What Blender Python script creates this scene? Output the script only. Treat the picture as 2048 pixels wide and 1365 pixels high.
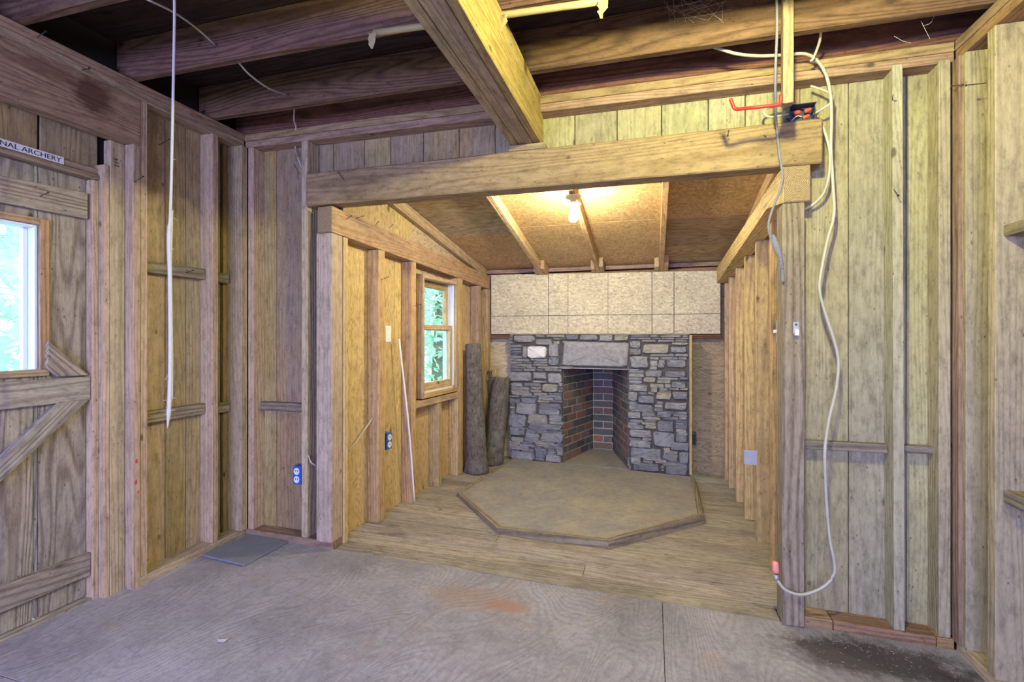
import bpy, bmesh, math, random
from mathutils import Vector, Matrix, noise
random.seed(7)
for o in list(bpy.data.objects): bpy.data.objects.remove(o)
C = bpy.context.scene.collection
S = bpy.context.scene

# ------------------------------------------------------------------ camera
FPX, CX, HY, CAMH = 985.0, 1024.0, 673.0, 1.22
TH = math.atan(281/985.0); cT, sT = math.cos(TH), math.sin(TH)
cam = bpy.data.cameras.new('camera'); camo = bpy.data.objects.new('camera', cam); C.objects.link(camo)
cam.sensor_width = 36; cam.lens = FPX/2048*36; cam.shift_y = -(682.5-HY)/2048; cam.clip_start = .02
camo.location = (0, 0, CAMH); camo.rotation_euler = (math.pi/2, 0, TH)
S.camera = camo
# ------------------------------------------------------------------ world, daylight, exposure
S.view_settings.view_transform = 'Standard'; S.view_settings.look = 'None'
S.view_settings.gamma = 1; S.view_settings.use_curve_mapping = False
S.view_settings.exposure = 0.22
w = bpy.data.worlds.new('world'); S.world = w; w.use_nodes = True
bg = w.node_tree.nodes['Background']; bg.inputs[0].default_value = (.62, .80, 1.0, 1); bg.inputs[1].default_value = 6.0
def area(name, loc, rot, sx, sy, power, col):
    l = bpy.data.lights.new(name, 'AREA'); l.shape = 'RECTANGLE'; l.size = sx; l.size_y = sy; l.energy = power; l.color = col
    o = bpy.data.objects.new(name, l); C.objects.link(o); o.location = loc; o.rotation_euler = rot
    return o
# daylight entering by the big window in the wall behind the camera
DAY = area('window_daylight', (-.6, -2.15, 1.55), (math.radians(52), 0, 0), 2.6, 1.1, 215, (.44, .42, 1.0))

# ------------------------------------------------------------------ helpers
def D(u, v):
    a = (u-CX)/FPX; b = (HY-v)/FPX
    return Vector((a*cT-sT, a*sT+cT, b))
CAM = Vector((0, 0, CAMH))
def hit(u, v, n, d):
    x = D(u, v); n = Vector(n)
    return CAM + x*((d-n.dot(CAM))/n.dot(x))
def fz(x): return -.02*(x+2.37)
def fl(u, v, dz=0): return hit(u, v, (.02, 0, 1), -.02*2.37+dz)
def at_z(u, v, z): return hit(u, v, (0, 0, 1), z)
def at_y(u, v, y): return hit(u, v, (0, 1, 0), y)
def at_x(u, v, x): return hit(u, v, (1, 0, 0), x)

def link(name, me, mat, parent=None, M=None):
    o = bpy.data.objects.new(name, me); C.objects.link(o)
    if mat is not None and len(me.materials) == 0: me.materials.append(mat)
    if M is not None: o.matrix_world = M
    if parent is not None:
        o.parent = parent
        o.matrix_parent_inverse = Matrix.Translation(-parent.location)
    return o
def bm_obj(name, bm, mat, parent=None, origin=None, axis=None, smooth=False):
    """bm in world coordinates -> object with local Z along axis"""
    vs = [v.co for v in bm.verts]
    if origin is None:
        origin = sum(vs, Vector())/len(vs)
    if axis is None: R = Matrix.Identity(3)
    else:
        z = Vector(axis).normalized(); ref = Vector((0, 0, 1)) if abs(z.z) < .9 else Vector((0, 1, 0))
        x = ref.cross(z).normalized(); y = z.cross(x); R = Matrix((x, y, z)).transposed()
    M = Matrix.Translation(origin) @ R.to_4x4(); bm.transform(M.inverted())
    bmesh.ops.recalc_face_normals(bm, faces=bm.faces)
    me = bpy.data.meshes.new(name); bm.to_mesh(me); bm.free()
    if smooth:
        for p in me.polygons: p.use_smooth = True
    return link(name, me, mat, parent, M)
def prism(name, mat, parent, poly, ext, axis, bevel=.0025):
    bm = bmesh.new(); ext = Vector(ext)
    a = [bm.verts.new(Vector(p)) for p in poly]; b = [bm.verts.new(Vector(p)+ext) for p in poly]
    bm.faces.new(a); bm.faces.new(b[::-1]); n = len(a)
    for i in range(n): bm.faces.new((a[i], b[i], b[(i+1) % n], a[(i+1) % n]))
    if bevel: bmesh.ops.bevel(bm, geom=list(bm.edges), offset=bevel, segments=1, affect='EDGES')
    return bm_obj(name, bm, mat, parent, axis=axis)
class Wall:
    def __init__(s, o, t, n):
        s.o = Vector((o[0], o[1], 0)); s.t = Vector((t[0], t[1], 0)).normalized(); s.n = Vector((n[0], n[1], 0)).normalized(); s.root = None
    def p(s, t, n, z): return s.o + s.t*t + s.n*n + Vector((0, 0, z))
    def tz(s, u, v, n=0):
        h = hit(u, v, s.n, s.n.dot(s.o)+n); return ((h-s.o).dot(s.t), h.z)
    def T(s, u, n=0): return s.tz(u, 600, n)[0]
    def Z(s, u, v, n=0): return s.tz(u, v, n)[1]
    def at(s, u, v, n=0): return hit(u, v, s.n, s.n.dot(s.o)+n)
    def box(s, name, mat, t0, t1, z0, z1, n0, n1, ax='z', parent=None, bevel=.0025):
        return s.poly(name, mat, [(t0, z0), (t1, z0), (t1, z1), (t0, z1)], n0, n1, ax, parent, bevel)
    def poly(s, name, mat, tz, n0, n1, ax='z', parent=None, bevel=.0025):
        if ax == 'z': a = Vector((0, 0, 1))
        elif ax == 't': a = s.t
        elif ax == 'n': a = s.n
        else: a = s.t*ax[0]+Vector((0, 0, ax[1]))
        return prism(name, mat, s.root if parent is None else parent, [s.p(t, n0, z) for t, z in tz], s.n*(n1-n0), a, bevel)
    def px(s, name, mat, uv, n_face, depth, ax='z', parent=None):
        """pixel outline lying on the plane n_face, extruded depth into the wall"""
        return s.poly(name, mat, [s.tz(u, v, n_face) for u, v in uv], n_face, n_face-depth, ax, parent)
def smooth_path(pts, k=6):
    pts = [Vector(p) for p in pts]
    if len(pts) < 3: return pts
    P = [pts[0]*2-pts[1]]+pts+[pts[-1]*2-pts[-2]]; out = []
    for i in range(1, len(P)-2):
        for j in range(k):
            t = j/k; a, b, c, d = P[i-1], P[i], P[i+1], P[i+2]
            out.append(.5*((2*b)+(c-a)*t+(2*a-5*b+4*c-d)*t*t+(3*b-a-3*c+d)*t**3))
    out.append(pts[-1]); return out
def tube_bm(bm, path, r, seg=8):
    rings = []
    for i, p in enumerate(path):
        d = (path[min(i+1, len(path)-1)]-path[max(i-1, 0)]).normalized()
        ref = Vector((0, 0, 1)) if abs(d.z) < .9 else Vector((0, 1, 0))
        x = ref.cross(d).normalized(); y = d.cross(x)
        rr = r(i/(len(path)-1)) if callable(r) else r
        rings.append([bm.verts.new(p+(x*math.cos(a)+y*math.sin(a))*rr) for a in [2*math.pi*q/seg for q in range(seg)]])
    for A, B in zip(rings, rings[1:]):
        for q in range(seg): bm.faces.new((A[q], A[(q+1) % seg], B[(q+1) % seg], B[q]))
    bm.faces.new(rings[0][::-1]); bm.faces.new(rings[-1])
def tube(name, mat, path, r, parent=None, k=6, seg=8):
    bm = bmesh.new(); tube_bm(bm, smooth_path(path, k), r, seg)
    return bm_obj(name, bm, mat, parent, smooth=True)
def lathe(name, mat, parent, base, axis, prof, seg=20, smooth=True):
    bm = bmesh.new(); z = Vector(axis).normalized(); ref = Vector((0, 0, 1)) if abs(z.z) < .9 else Vector((0, 1, 0))
    x = ref.cross(z).normalized(); y = z.cross(x); base = Vector(base); rings = []
    for r, h in prof:
        rings.append([bm.verts.new(base+z*h+(x*math.cos(a)+y*math.sin(a))*max(r, 1e-4)) for a in [2*math.pi*q/seg for q in range(seg)]])
    for A, B in zip(rings, rings[1:]):
        for q in range(seg): bm.faces.new((A[q], A[(q+1) % seg], B[(q+1) % seg], B[q]))
    bm.faces.new(rings[0][::-1]); bm.faces.new(rings[-1])
    return bm_obj(name, bm, mat, parent, origin=base, smooth=smooth)
def empty(name, loc, label=None, cat=None, group=None, kind=None):
    o = bpy.data.objects.new(name, None); C.objects.link(o); o.location = loc; o.empty_display_size = .05
    return tag(o, label, cat, group, kind)
def tag(o, label=None, cat=None, group=None, kind=None):
    if label: o['label'] = label
    if cat: o['category'] = cat
    if group: o['group'] = group
    if kind: o['kind'] = kind
    return o

XL0 = -2.40
# ------------------------------------------------------------------ materials
class N:
    def __init__(s, name):
        s.m = bpy.data.materials.new(name); s.m.use_nodes = True; s.t = s.m.node_tree; s.b = s.t.nodes['Principled BSDF']
    def n(s, typ, **k):
        x = s.t.nodes.new('ShaderNode'+typ)
        for a, b in k.items(): setattr(x, a, b)
        return x
    def l(s, a, b): s.t.links.new(a, b)
    def math(s, op, a, b=None, c=None, clamp=False):
        x = s.n('Math', operation=op, use_clamp=clamp)
        for i, q in enumerate((a, b, c)):
            if q is None: continue
            if isinstance(q, (int, float)): x.inputs[i].default_value = q
            else: s.l(q, x.inputs[i])
        return x.outputs[0]
    def vec(s, op, a, b):
        x = s.n('VectorMath', operation=op)
        for i, q in enumerate((a, b)):
            if isinstance(q, tuple): x.inputs[i].default_value = q
            else: s.l(q, x.inputs[i])
        return x.outputs[0]
    def noise(s, v, sc, det=2, rough=.5, dist=0):
        x = s.n('TexNoise'); s.l(v, x.inputs['Vector']); x.inputs['Scale'].default_value = sc
        x.inputs['Detail'].default_value = det; x.inputs['Roughness'].default_value = rough; x.inputs['Distortion'].default_value = dist
        return x.outputs['Fac']
    def ramp(s, f, stops):
        x = s.n('ValToRGB'); s.l(f, x.inputs[0]); e = x.color_ramp.elements
        while len(e) < len(stops): e.new(.5)
        for q, (p, c) in zip(e, stops): q.position = p; q.color = (c, c, c, 1) if isinstance(c, (int, float)) else (*c, 1)
        return x.outputs[0]
    def mix(s, f, a, b, mode='MIX'):
        x = s.n('Mix', data_type='RGBA', blend_type=mode)
        for i, q in ((0, f), (6, a), (7, b)):
            if isinstance(q, (int, float)): x.inputs[i].default_value = q
            elif isinstance(q, tuple): x.inputs[i].default_value = (*q, 1)
            else: s.l(q, x.inputs[i])
        return x.outputs[2]
    def coord(s, rnd=True):
        tc = s.n('TexCoord').outputs['Object']
        if not rnd: return tc
        s.oi = s.n('ObjectInfo'); cx = s.n('CombineXYZ')
        for i, k in enumerate((13.7, 29.3, 57.1)):
            s.l(s.math('MULTIPLY', s.oi.outputs['Random'], k), cx.inputs[i])
        return s.vec('ADD', tc, cx.outputs[0])
    def bump(s, h, st, dist=.004):
        x = s.n('Bump'); x.inputs['Strength'].default_value = st; x.inputs['Distance'].default_value = dist
        s.l(h, x.inputs['Height']); s.l(x.outputs[0], s.b.inputs['Normal'])
def wood(name, light, dark, freq=150, swirl=14, knots=.07, var=.35, stain=.35, bump=.5, stretch=.10, rough=.8, grey=0, contrast=1.0, ringamt=.55, blobs=()):
    m = N(name); p = m.coord(); q = m.vec('MULTIPLY', p, (1, 1, stretch))
    sx = m.n('SeparateXYZ'); m.l(q, sx.inputs[0])
    sw = m.noise(q, 7, 1.5, .45)
    f = m.math('ADD', m.math('MULTIPLY', m.math('ADD', sx.outputs[0], sx.outputs[1]), freq), m.math('MULTIPLY', sw, swirl*6))
    ring = m.math('MULTIPLY_ADD', m.math('SINE', f), .5, .5)
    ring = m.math('POWER', ring, 2.2)
    fib = m.noise(m.vec('MULTIPLY', p, (260, 260, 7)), 1, 3, .6)
    g = m.math('ADD', m.math('MULTIPLY', ring, ringamt*contrast), m.math('MULTIPLY', m.math('SUBTRACT', fib, .3), .9*contrast), clamp=True)
    col = m.mix(g, light, dark)
    big = m.noise(p, 2.3, 3, .6)
    col = m.mix(stain, col, m.ramp(big, [(.28, .35), (.5, .85), (.72, 1.15)]), 'MULTIPLY')
    if grey:
        gm = m.ramp(m.noise(m.vec('MULTIPLY', p, (3, 3, .8)), 1.3, 3, .6), [(.4, 0.), (.62, 1.)])
        col = m.mix(m.math('MULTIPLY', gm, grey), col, (.33, .32, .31))
    if knots:
        v = m.n('TexVoronoi'); m.l(m.vec('MULTIPLY', p, (5.5, 5.5, 3.2)), v.inputs['Vector']); v.inputs['Scale'].default_value = 1
        d = m.math('ADD', v.outputs['Distance'], m.math('MULTIPLY', m.math('SUBTRACT', m.noise(p, 40, 1), .5), .06))
        k = m.ramp(d, [(knots*.6, 1.), (knots*1.5, 0.)])
        col = m.mix(m.math('MULTIPLY', k, .85), col, tuple(c*.28 for c in dark))
    v2 = m.n('TexVoronoi'); m.l(m.vec('MULTIPLY', p, (30, 30, 14)), v2.inputs['Vector']); v2.inputs['Scale'].default_value = 1
    pk = m.ramp(v2.outputs['Distance'], [(.05, 1.), (.11, 0.)]); col = m.mix(m.math('MULTIPLY', pk, .75), col, tuple(c*.3 for c in dark))
    col = m.mix(.6, col, m.ramp(m.noise(m.vec('MULTIPLY', p, (1, 1, .35)), 38, 4, .8), [(.32, .4), (.5, 1.), (.68, 1.3)]), 'MULTIPLY')
    val = m.math('MULTIPLY_ADD', m.oi.outputs['Random'], var, 1-var*.55)
    col = m.mix(1.0, col, val, 'MULTIPLY')
    for c, r, amt, cc in blobs:
        wp = m.n('NewGeometry').outputs['Position']; dd = m.vec('MULTIPLY', m.vec('SUBTRACT', wp, tuple(c)), tuple(1/x for x in r)); ln = m.n('VectorMath', operation='LENGTH'); m.l(dd, ln.inputs[0])
        e = m.math('ADD', ln.outputs['Value'], m.math('MULTIPLY', m.math('SUBTRACT', m.noise(m.vec('MULTIPLY', wp, (1, 1, 3)), 9, 5, .75), .5), 1.6))
        col = m.mix(m.math('MULTIPLY', m.ramp(e, [(.5, 1.), (1., 0.)]), amt), col, cc)
    hs = m.n('HueSaturation'); m.l(col, hs.inputs['Color'])
    m.l(m.math('MULTIPLY_ADD', m.math('FRACT', m.math('MULTIPLY', m.oi.outputs['Random'], 7.31)), .03, .485), hs.inputs['Hue'])
    m.l(m.math('MULTIPLY_ADD', m.math('FRACT', m.math('MULTIPLY', m.oi.outputs['Random'], 3.77)), .35, .8), hs.inputs['Saturation'])
    m.l(hs.outputs[0], m.b.inputs['Base Color']); m.b.inputs['Roughness'].default_value = rough
    m.b.inputs['Specular IOR Level'].default_value = .25
    m.bump(m.math('SUBTRACT', m.math('MULTIPLY', fib, .5), m.math('MULTIPLY', ring, .6)), bump, .003)
    return m.m
def plain(name, col, rough=.5, metal=0, emit=None, es=1, vary=0, nscale=30):
    m = N(name); m.b.inputs['Roughness'].default_value = rough; m.b.inputs['Metallic'].default_value = metal
    if vary:
        c = m.coord(False); f = m.noise(c, nscale, 3, .6)
        m.l(m.mix(f, tuple(x*(1-vary) for x in col), tuple(min(1, x*(1+vary)) for x in col)), m.b.inputs['Base Color'])
    else: m.b.inputs['Base Color'].default_value = (*col, 1)
    if emit: m.b.inputs['Emission Color'].default_value = (*emit, 1); m.b.inputs['Emission Strength'].default_value = es
    return m.m
def osb(name, a, b, sc=55):
    m = N(name); c = m.coord(False)
    wv = m.vec('ADD', c, m.vec('MULTIPLY', m.n('TexNoise').outputs['Color'], (.0, .0, .0)))
    r1 = m.n('TexVoronoi'); m.l(m.vec('MULTIPLY', wv, (sc, sc, sc*.35)), r1.inputs['Vector']); r1.inputs['Scale'].default_value = 1
    r2 = m.n('TexVoronoi'); m.l(m.vec('MULTIPLY', wv, (sc*.4, sc*1.1, sc*.9)), r2.inputs['Vector']); r2.inputs['Scale'].default_value = 1
    s1 = m.n('SeparateColor'); m.l(r1.outputs['Color'], s1.inputs[0]); s2 = m.n('SeparateColor'); m.l(r2.outputs['Color'], s2.inputs[0])
    pick = m.ramp(m.noise(c, sc*.5, 1), [(.48, 0.), (.52, 1.)])
    f = m.mix(pick, s1.outputs[0], s2.outputs[0])
    col = m.mix(f, a, b)
    dk = m.ramp(m.noise(m.vec('MULTIPLY', c, (1, 1, .5)), sc*.9, 2, .6), [(.60, 0.), (.70, 1.)])
    col = m.mix(m.math('MULTIPLY', dk, .55), col, tuple(x*.35 for x in a))
    col = m.mix(.3, col, m.ramp(m.noise(c, 3, 3), [(.3, .6), (.7, 1.1)]), 'MULTIPLY')
    m.l(col, m.b.inputs['Base Color']); m.b.inputs['Roughness'].default_value = .75
    m.bump(f, .3, .002); return m.m

SIDING = wood('siding_wood', (.48, .36, .18), (.25, .175, .085), freq=230, swirl=9, knots=.045, var=.38, grey=.3, ringamt=.25, contrast=1.1)
SIDR = wood('grey_green_siding_wood', (.46, .43, .245), (.28, .25, .135), freq=230, swirl=12, knots=.05, var=.25, grey=.1, ringamt=.28)
STUDR = wood('pale_stud_wood', (.48, .43, .28), (.31, .265, .165), freq=240, swirl=10, knots=.06, var=.18, stain=.25, ringamt=.3)
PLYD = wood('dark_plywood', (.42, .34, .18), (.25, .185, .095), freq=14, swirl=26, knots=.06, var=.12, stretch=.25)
STUD = wood('stud_wood', (.52, .41, .28), (.34, .25, .155), freq=260, swirl=7, knots=.05, var=.25, stain=.25, ringamt=.3)
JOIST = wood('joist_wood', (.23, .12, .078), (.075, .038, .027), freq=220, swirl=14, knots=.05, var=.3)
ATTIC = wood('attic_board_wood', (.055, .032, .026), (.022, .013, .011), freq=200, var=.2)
PLATE = wood('plate_wood', (.42, .28, .16), (.23, .14, .075), freq=200, swirl=10, knots=.06)
HEADW = wood('stained_header_wood', (.42, .28, .16), (.23, .14, .075), freq=160, swirl=14, knots=.06, var=.05, blobs=[((XL0, 1.60, 2.30), (.2, .11, .10), .85, (.09, .035, .02)), ((XL0, 1.43, 2.32), (.2, .12, .05), .6, (.14, .06, .03))])
BEAMW = wood('beam_wood', (.42, .32, .175), (.25, .175, .09), freq=200, swirl=11, knots=.05, var=.2)
NEWW = wood('alcove_stud_wood', (.58, .42, .235), (.38, .25, .125), freq=240, swirl=8, knots=.06, var=.3, stain=.25)
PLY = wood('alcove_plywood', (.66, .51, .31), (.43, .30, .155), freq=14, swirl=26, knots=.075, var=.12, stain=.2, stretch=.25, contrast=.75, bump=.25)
DOORW = wood('door_wood', (.40, .35, .28), (.17, .125, .09), freq=130, swirl=14, knots=.06, var=.25, grey=.3, contrast=1.2, bump=.8)
WEATH = wood('weathered_wood', (.36, .31, .23), (.18, .145, .10), freq=200, swirl=7, knots=.03, contrast=1.2, bump=.9)
def end_grain():
    m = N('end_grain_wood'); p = m.vec('ADD', m.coord(False), (.006, -.004, 0)); wv = m.n('TexWave', wave_type='RINGS', rings_direction='Z'); m.l(p, wv.inputs['Vector'])
    wv.inputs['Scale'].default_value = 48; wv.inputs['Distortion'].default_value = 1.6; wv.inputs['Detail'].default_value = 2; wv.inputs['Detail Scale'].default_value = .6
    col = m.mix(wv.outputs['Fac'], (.20, .135, .07), (.42, .32, .18)); col = m.mix(.5, col, m.ramp(m.noise(p, 60, 4, .7), [(.3, .5), (.7, 1.2)]), 'MULTIPLY')
    m.l(col, m.b.inputs['Base Color']); m.b.inputs['Roughness'].default_value = .9; return m.m
ENDG = end_grain()
PLANKF = wood('floor_plank_wood', (.44, .405, .34), (.26, .23, .19), freq=200, swirl=8, knots=.04, var=.25, stain=.5, bump=.4)
OSBP = osb('pale_osb', (.58, .51, .32), (.84, .78, .53), 60)
OSBR = osb('roof_osb', (.40, .25, .11), (.64, .44, .22), 80)
PLYR = wood('roof_plywood', (.52, .38, .23), (.30, .20, .11), freq=10, swirl=16, knots=.03, stretch=.2)
DARK = plain('dark_backing', (.02, .016, .013), .95)
NAILM = plain('nail_steel', (.12, .10, .10), .5, .8)
def floor_ply():
    m = N('floor_plywood'); p = m.coord(); q = m.vec('MULTIPLY', p, (1, 1, .33))
    sw = m.noise(q, 2.6, 1.2, .4, .3)
    ring = m.math('POWER', m.math('MULTIPLY_ADD', m.math('SINE', m.math('MULTIPLY', sw, 330)), .5, .5), 2)
    fib = m.noise(m.vec('MULTIPLY', p, (200, 200, 14)), 1, 3, .65)
    g = m.math('ADD', m.math('MULTIPLY', ring, .28), m.math('MULTIPLY', m.math('SUBTRACT', fib, .35), 1.0), clamp=True)
    col = m.mix(g, (.37, .365, .40), (.20, .195, .21))
    col = m.mix(.5, col, m.ramp(m.noise(m.n('NewGeometry').outputs['Position'], 45, 4, .8), [(.3, .5), (.5, 1.), (.7, 1.25)]), 'MULTIPLY')
    w_ = m.n('NewGeometry').outputs['Position']
    col = m.mix(.6, col, m.ramp(m.noise(w_, 2.4, 4, .65), [(.3, .5), (.5, .95), (.7, 1.3)]), 'MULTIPLY')
    col = m.mix(m.ramp(m.noise(w_, 5.5, 4, .7), [(.58, 0.), (.75, .5)]), col, (.40, .29, .19))
    # rust patch and the dark damp stain along the right-hand corner
    def blob(x, y, rx, ry, amt, c, lo=.55, hi=1.0):
        nonlocal col
        d = m.vec('MULTIPLY', m.vec('SUBTRACT', w_, (x, y, 0)), (1/rx, 1/ry, 0)); ln = m.n('VectorMath', operation='LENGTH'); m.l(d, ln.inputs[0])
        e = m.math('ADD', ln.outputs['Value'], m.math('MULTIPLY', m.math('SUBTRACT', m.noise(w_, 9, 5, .75), .5), 1.5))
        col = m.mix(m.math('MULTIPLY', m.ramp(e, [(lo, 1.), (hi, 0.)]), amt), col, c)
    blob(-.66, 2.19, .12, .06, .6, (.36, .19, .12)); blob(-.8, 2.2, .3, .12, .35, (.42, .27, .17))
    blob(.85, 2.28, .45, .15, .9, (.06, .05, .05)); blob(1.12, 2.02, .16, .35, .9, (.06, .05, .05)); blob(.72, 1.86, .3, .2, .6, (.17, .13, .10))
    sp = m.ramp(m.noise(w_, 90, 2, .5), [(.70, 0.), (.76, 1.)]); col = m.mix(m.math('MULTIPLY', sp, .35), col, (.62, .60, .56))
    m.l(col, m.b.inputs['Base Color']); m.b.inputs['Roughness'].default_value = .62; m.b.inputs['Specular IOR Level'].default_value = .35
    m.bump(m.math('SUBTRACT', m.math('MULTIPLY', fib, .4), m.math('MULTIPLY', ring, .5)), .35, .003); return m.m
FLOORP = floor_ply()
def stone_mat():
    m = N('field_stone'); p = m.coord(); r = m.oi.outputs['Random']
    base = m.ramp(r, [(0, (.15, .16, .19)), (.3, (.24, .25, .28)), (.55, (.32, .32, .33)), (.75, (.20, .22, .27)), (.90, (.36, .33, .26)), (1, (.29, .28, .26))])
    col = m.mix(.7, base, m.ramp(m.noise(p, 22, 5, .7), [(.25, .35), (.5, .95), (.75, 1.5)]), 'MULTIPLY')
    col = m.mix(m.ramp(m.noise(m.vec('MULTIPLY', p, (1, 1, 3)), 12, 4, .7), [(.55, 0.), (.72, .5)]), col, (.42, .39, .32))
    m.l(col, m.b.inputs['Base Color']); m.b.inputs['Roughness'].default_value = .8
    m.bump(m.noise(m.vec('MULTIPLY', p, (1, 1, 2.5)), 35, 5, .7), .7, .008); return m.m
STONE = stone_mat()
STONEW = plain('white_stone', (.72, .72, .70), .7, vary=.15, nscale=25)
def brick_mat():
    m = N('fire_brick'); p = m.coord(); r = m.oi.outputs['Random']
    base = m.ramp(r, [(0, (.075, .075, .08)), (.4, (.13, .12, .12)), (.62, (.19, .115, .09)), (.82, (.27, .13, .09)), (1, (.16, .16, .15))])
    col = m.mix(.6, base, m.ramp(m.noise(p, 25, 4, .7), [(.3, .55), (.7, 1.35)]), 'MULTIPLY')
    m.l(col, m.b.inputs['Base Color']); m.b.inputs['Roughness'].default_value = .85; m.bump(m.noise(p, 70, 4, .7), .5, .004); return m.m
BRICK = brick_mat()
MORTAR = plain('pale_mortar', (.46, .43, .37), .9, vary=.3, nscale=40)
CORE = plain('stone_joint_mortar', (.085, .08, .08), .95, vary=.3)
def concrete():
    m = N('hearth_concrete'); p = m.coord(False)
    col = m.mix(m.ramp(m.noise(p, 3.2, 5, .65), [(.35, 0.), (.65, 1.)]), (.25, .255, .26), (.36, .34, .28))
    col = m.mix(.5, col, m.ramp(m.noise(p, 26, 5, .8), [(.3, .5), (.5, 1.), (.7, 1.2)]), 'MULTIPLY')
    col = m.mix(m.ramp(m.noise(m.vec('ADD', p, (3.1, 1.7, 0)), 4.5, 5, .7), [(.52, 0.), (.74, .5)]), col, (.36, .27, .19))
    col = m.mix(m.ramp(m.noise(p, 120, 2), [(.66, 0.), (.74, .5)]), col, (.6, .58, .53))
    m.l(col, m.b.inputs['Base Color']); m.b.inputs['Roughness'].default_value = .75; m.bump(m.noise(p, 50, 4, .7), .35, .004); return m.m
CONC = concrete()
def bark():
    m = N('log_bark'); p = m.coord(); q = m.vec('MULTIPLY', p, (1, 1, .45))
    n1 = m.noise(q, 45, 6, .8, 1.2); n2 = m.noise(m.vec('MULTIPLY', p, (1, 1, .2)), 70, 3, .6, .8)
    h = m.ramp(m.math('ADD', m.math('MULTIPLY', n1, .6), m.math('MULTIPLY', n2, .4)), [(.36, 0.), (.64, 1.)])
    col = m.mix(m.math('MULTIPLY', h, .9, clamp=True), (.05, .042, .036), (.36, .32, .27))
    col = m.mix(m.ramp(m.noise(p, 9, 4, .7), [(.5, 0.), (.68, .6)]), col, (.36, .36, .28))
    m.l(col, m.b.inputs['Base Color']); m.b.inputs['Roughness'].default_value = .9; m.bump(h, .9, .012); return m.m
BARK = bark()
WHITEP = plain('white_plastic', (.80, .80, .77), .4)
CABLE = plain('cable_jacket', (.48, .47, .40), .5, vary=.2, nscale=12)
ROPE_W = plain('white_cotton', (.56, .55, .54), .9, vary=.15, nscale=200)
ROPE_B = plain('grey_blue_rope', (.21, .22, .28), .9, vary=.4, nscale=160)
BLUE = plain('blue_plastic', (.03, .13, .52), .4)
RED = plain('red_coated_steel', (.72, .03, .03), .4)
REDN = plain('red_plastic', (.80, .11, .06), .4)
PINK = plain('pink_cap', (.85, .30, .27), .5)
BLACK = plain('black_plastic', (.02, .02, .022), .4)
GALV = plain('galvanised_steel', (.42, .44, .47), .45, .6, vary=.25)
BLUEST = plain('dark_blue_steel', (.07, .09, .16), .5, .5)
SLATE = plain('slate_sheet', (.20, .22, .26), .7, vary=.2, nscale=14)
PORC = plain('white_porcelain', (.85, .84, .80), .25)
PAPER = plain('paper_scrap', (.78, .77, .74), .8)
SIGNW = plain('sign_white', (.80, .82, .82), .5)
INK = plain('black_ink', (.012, .012, .014), .6)
REDPAINT = plain('red_paint', (.55, .05, .05), .7)
YELP = plain('yellow_pipe', (.44, .37, .18), .5, vary=.15)
WHITEF = plain('white_painted_frame', (.68, .74, .86), .5)
FILM = None
def glass(name, tint=(.95, 1, 1)):
    m = N(name); t = m.n('BsdfTransparent'); t.inputs[0].default_value = (*tint, 1); g = m.n('BsdfGlossy'); g.inputs['Roughness'].default_value = .05
    mx = m.n('MixShader'); mx.inputs[0].default_value = .06; m.l(t.outputs[0], mx.inputs[1]); m.l(g.outputs[0], mx.inputs[2])
    m.l(mx.outputs[0], m.t.nodes['Material Output'].inputs['Surface']); return m.m
GLASS = glass('window_glass')
def film():
    m = N('plastic_film'); t = m.n('BsdfTransparent'); d = m.n('BsdfTranslucent'); d.inputs[0].default_value = (.75, .85, .95, 1)
    g = m.n('BsdfGlossy'); g.inputs['Roughness'].default_value = .25
    a = m.n('MixShader'); a.inputs[0].default_value = .3; m.l(d.outputs[0], a.inputs[1]); m.l(g.outputs[0], a.inputs[2])
    mx = m.n('MixShader'); c = m.coord(False)
    m.l(m.ramp(m.noise(c, 6, 4, .6), [(.38, .12), (.7, .55)]), mx.inputs[0])
    m.l(t.outputs[0], mx.inputs[1]); m.l(a.outputs[0], mx.inputs[2])
    m.l(mx.outputs[0], m.t.nodes['Material Output'].inputs['Surface']); return m.m
FILM = film()

# ------------------------------------------------------------------ walls: frames
XL, YF, XR, YB = -2.40, 2.45, 1.197, -2.30
WL = Wall((XL, 0), (0, 1), (1, 0)); WF = Wall((0, YF), (1, 0), (0, -1)); WR = Wall((XR, 0), (0, 1), (-1, 0))
tl = Vector((.07, 1, 0)).normalized()
AL = Wall((-1.765, 2.43), (tl.x, tl.y), (tl.y, -tl.x)); AR = Wall((.62, 0), (0, 1), (-1, 0)); AB = Wall((0, 4.87), (1, 0), (0, -1))
PT = 2.455      # top of the top plates
def structure(wall, name, t0, t1, z0, z1, n0, n1, holes=None):
    o = wall.box(name, DARK, t0, t1, z0, z1, n0, n1, bevel=0); tag(o, kind='structure'); wall.root = o; return o

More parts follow.
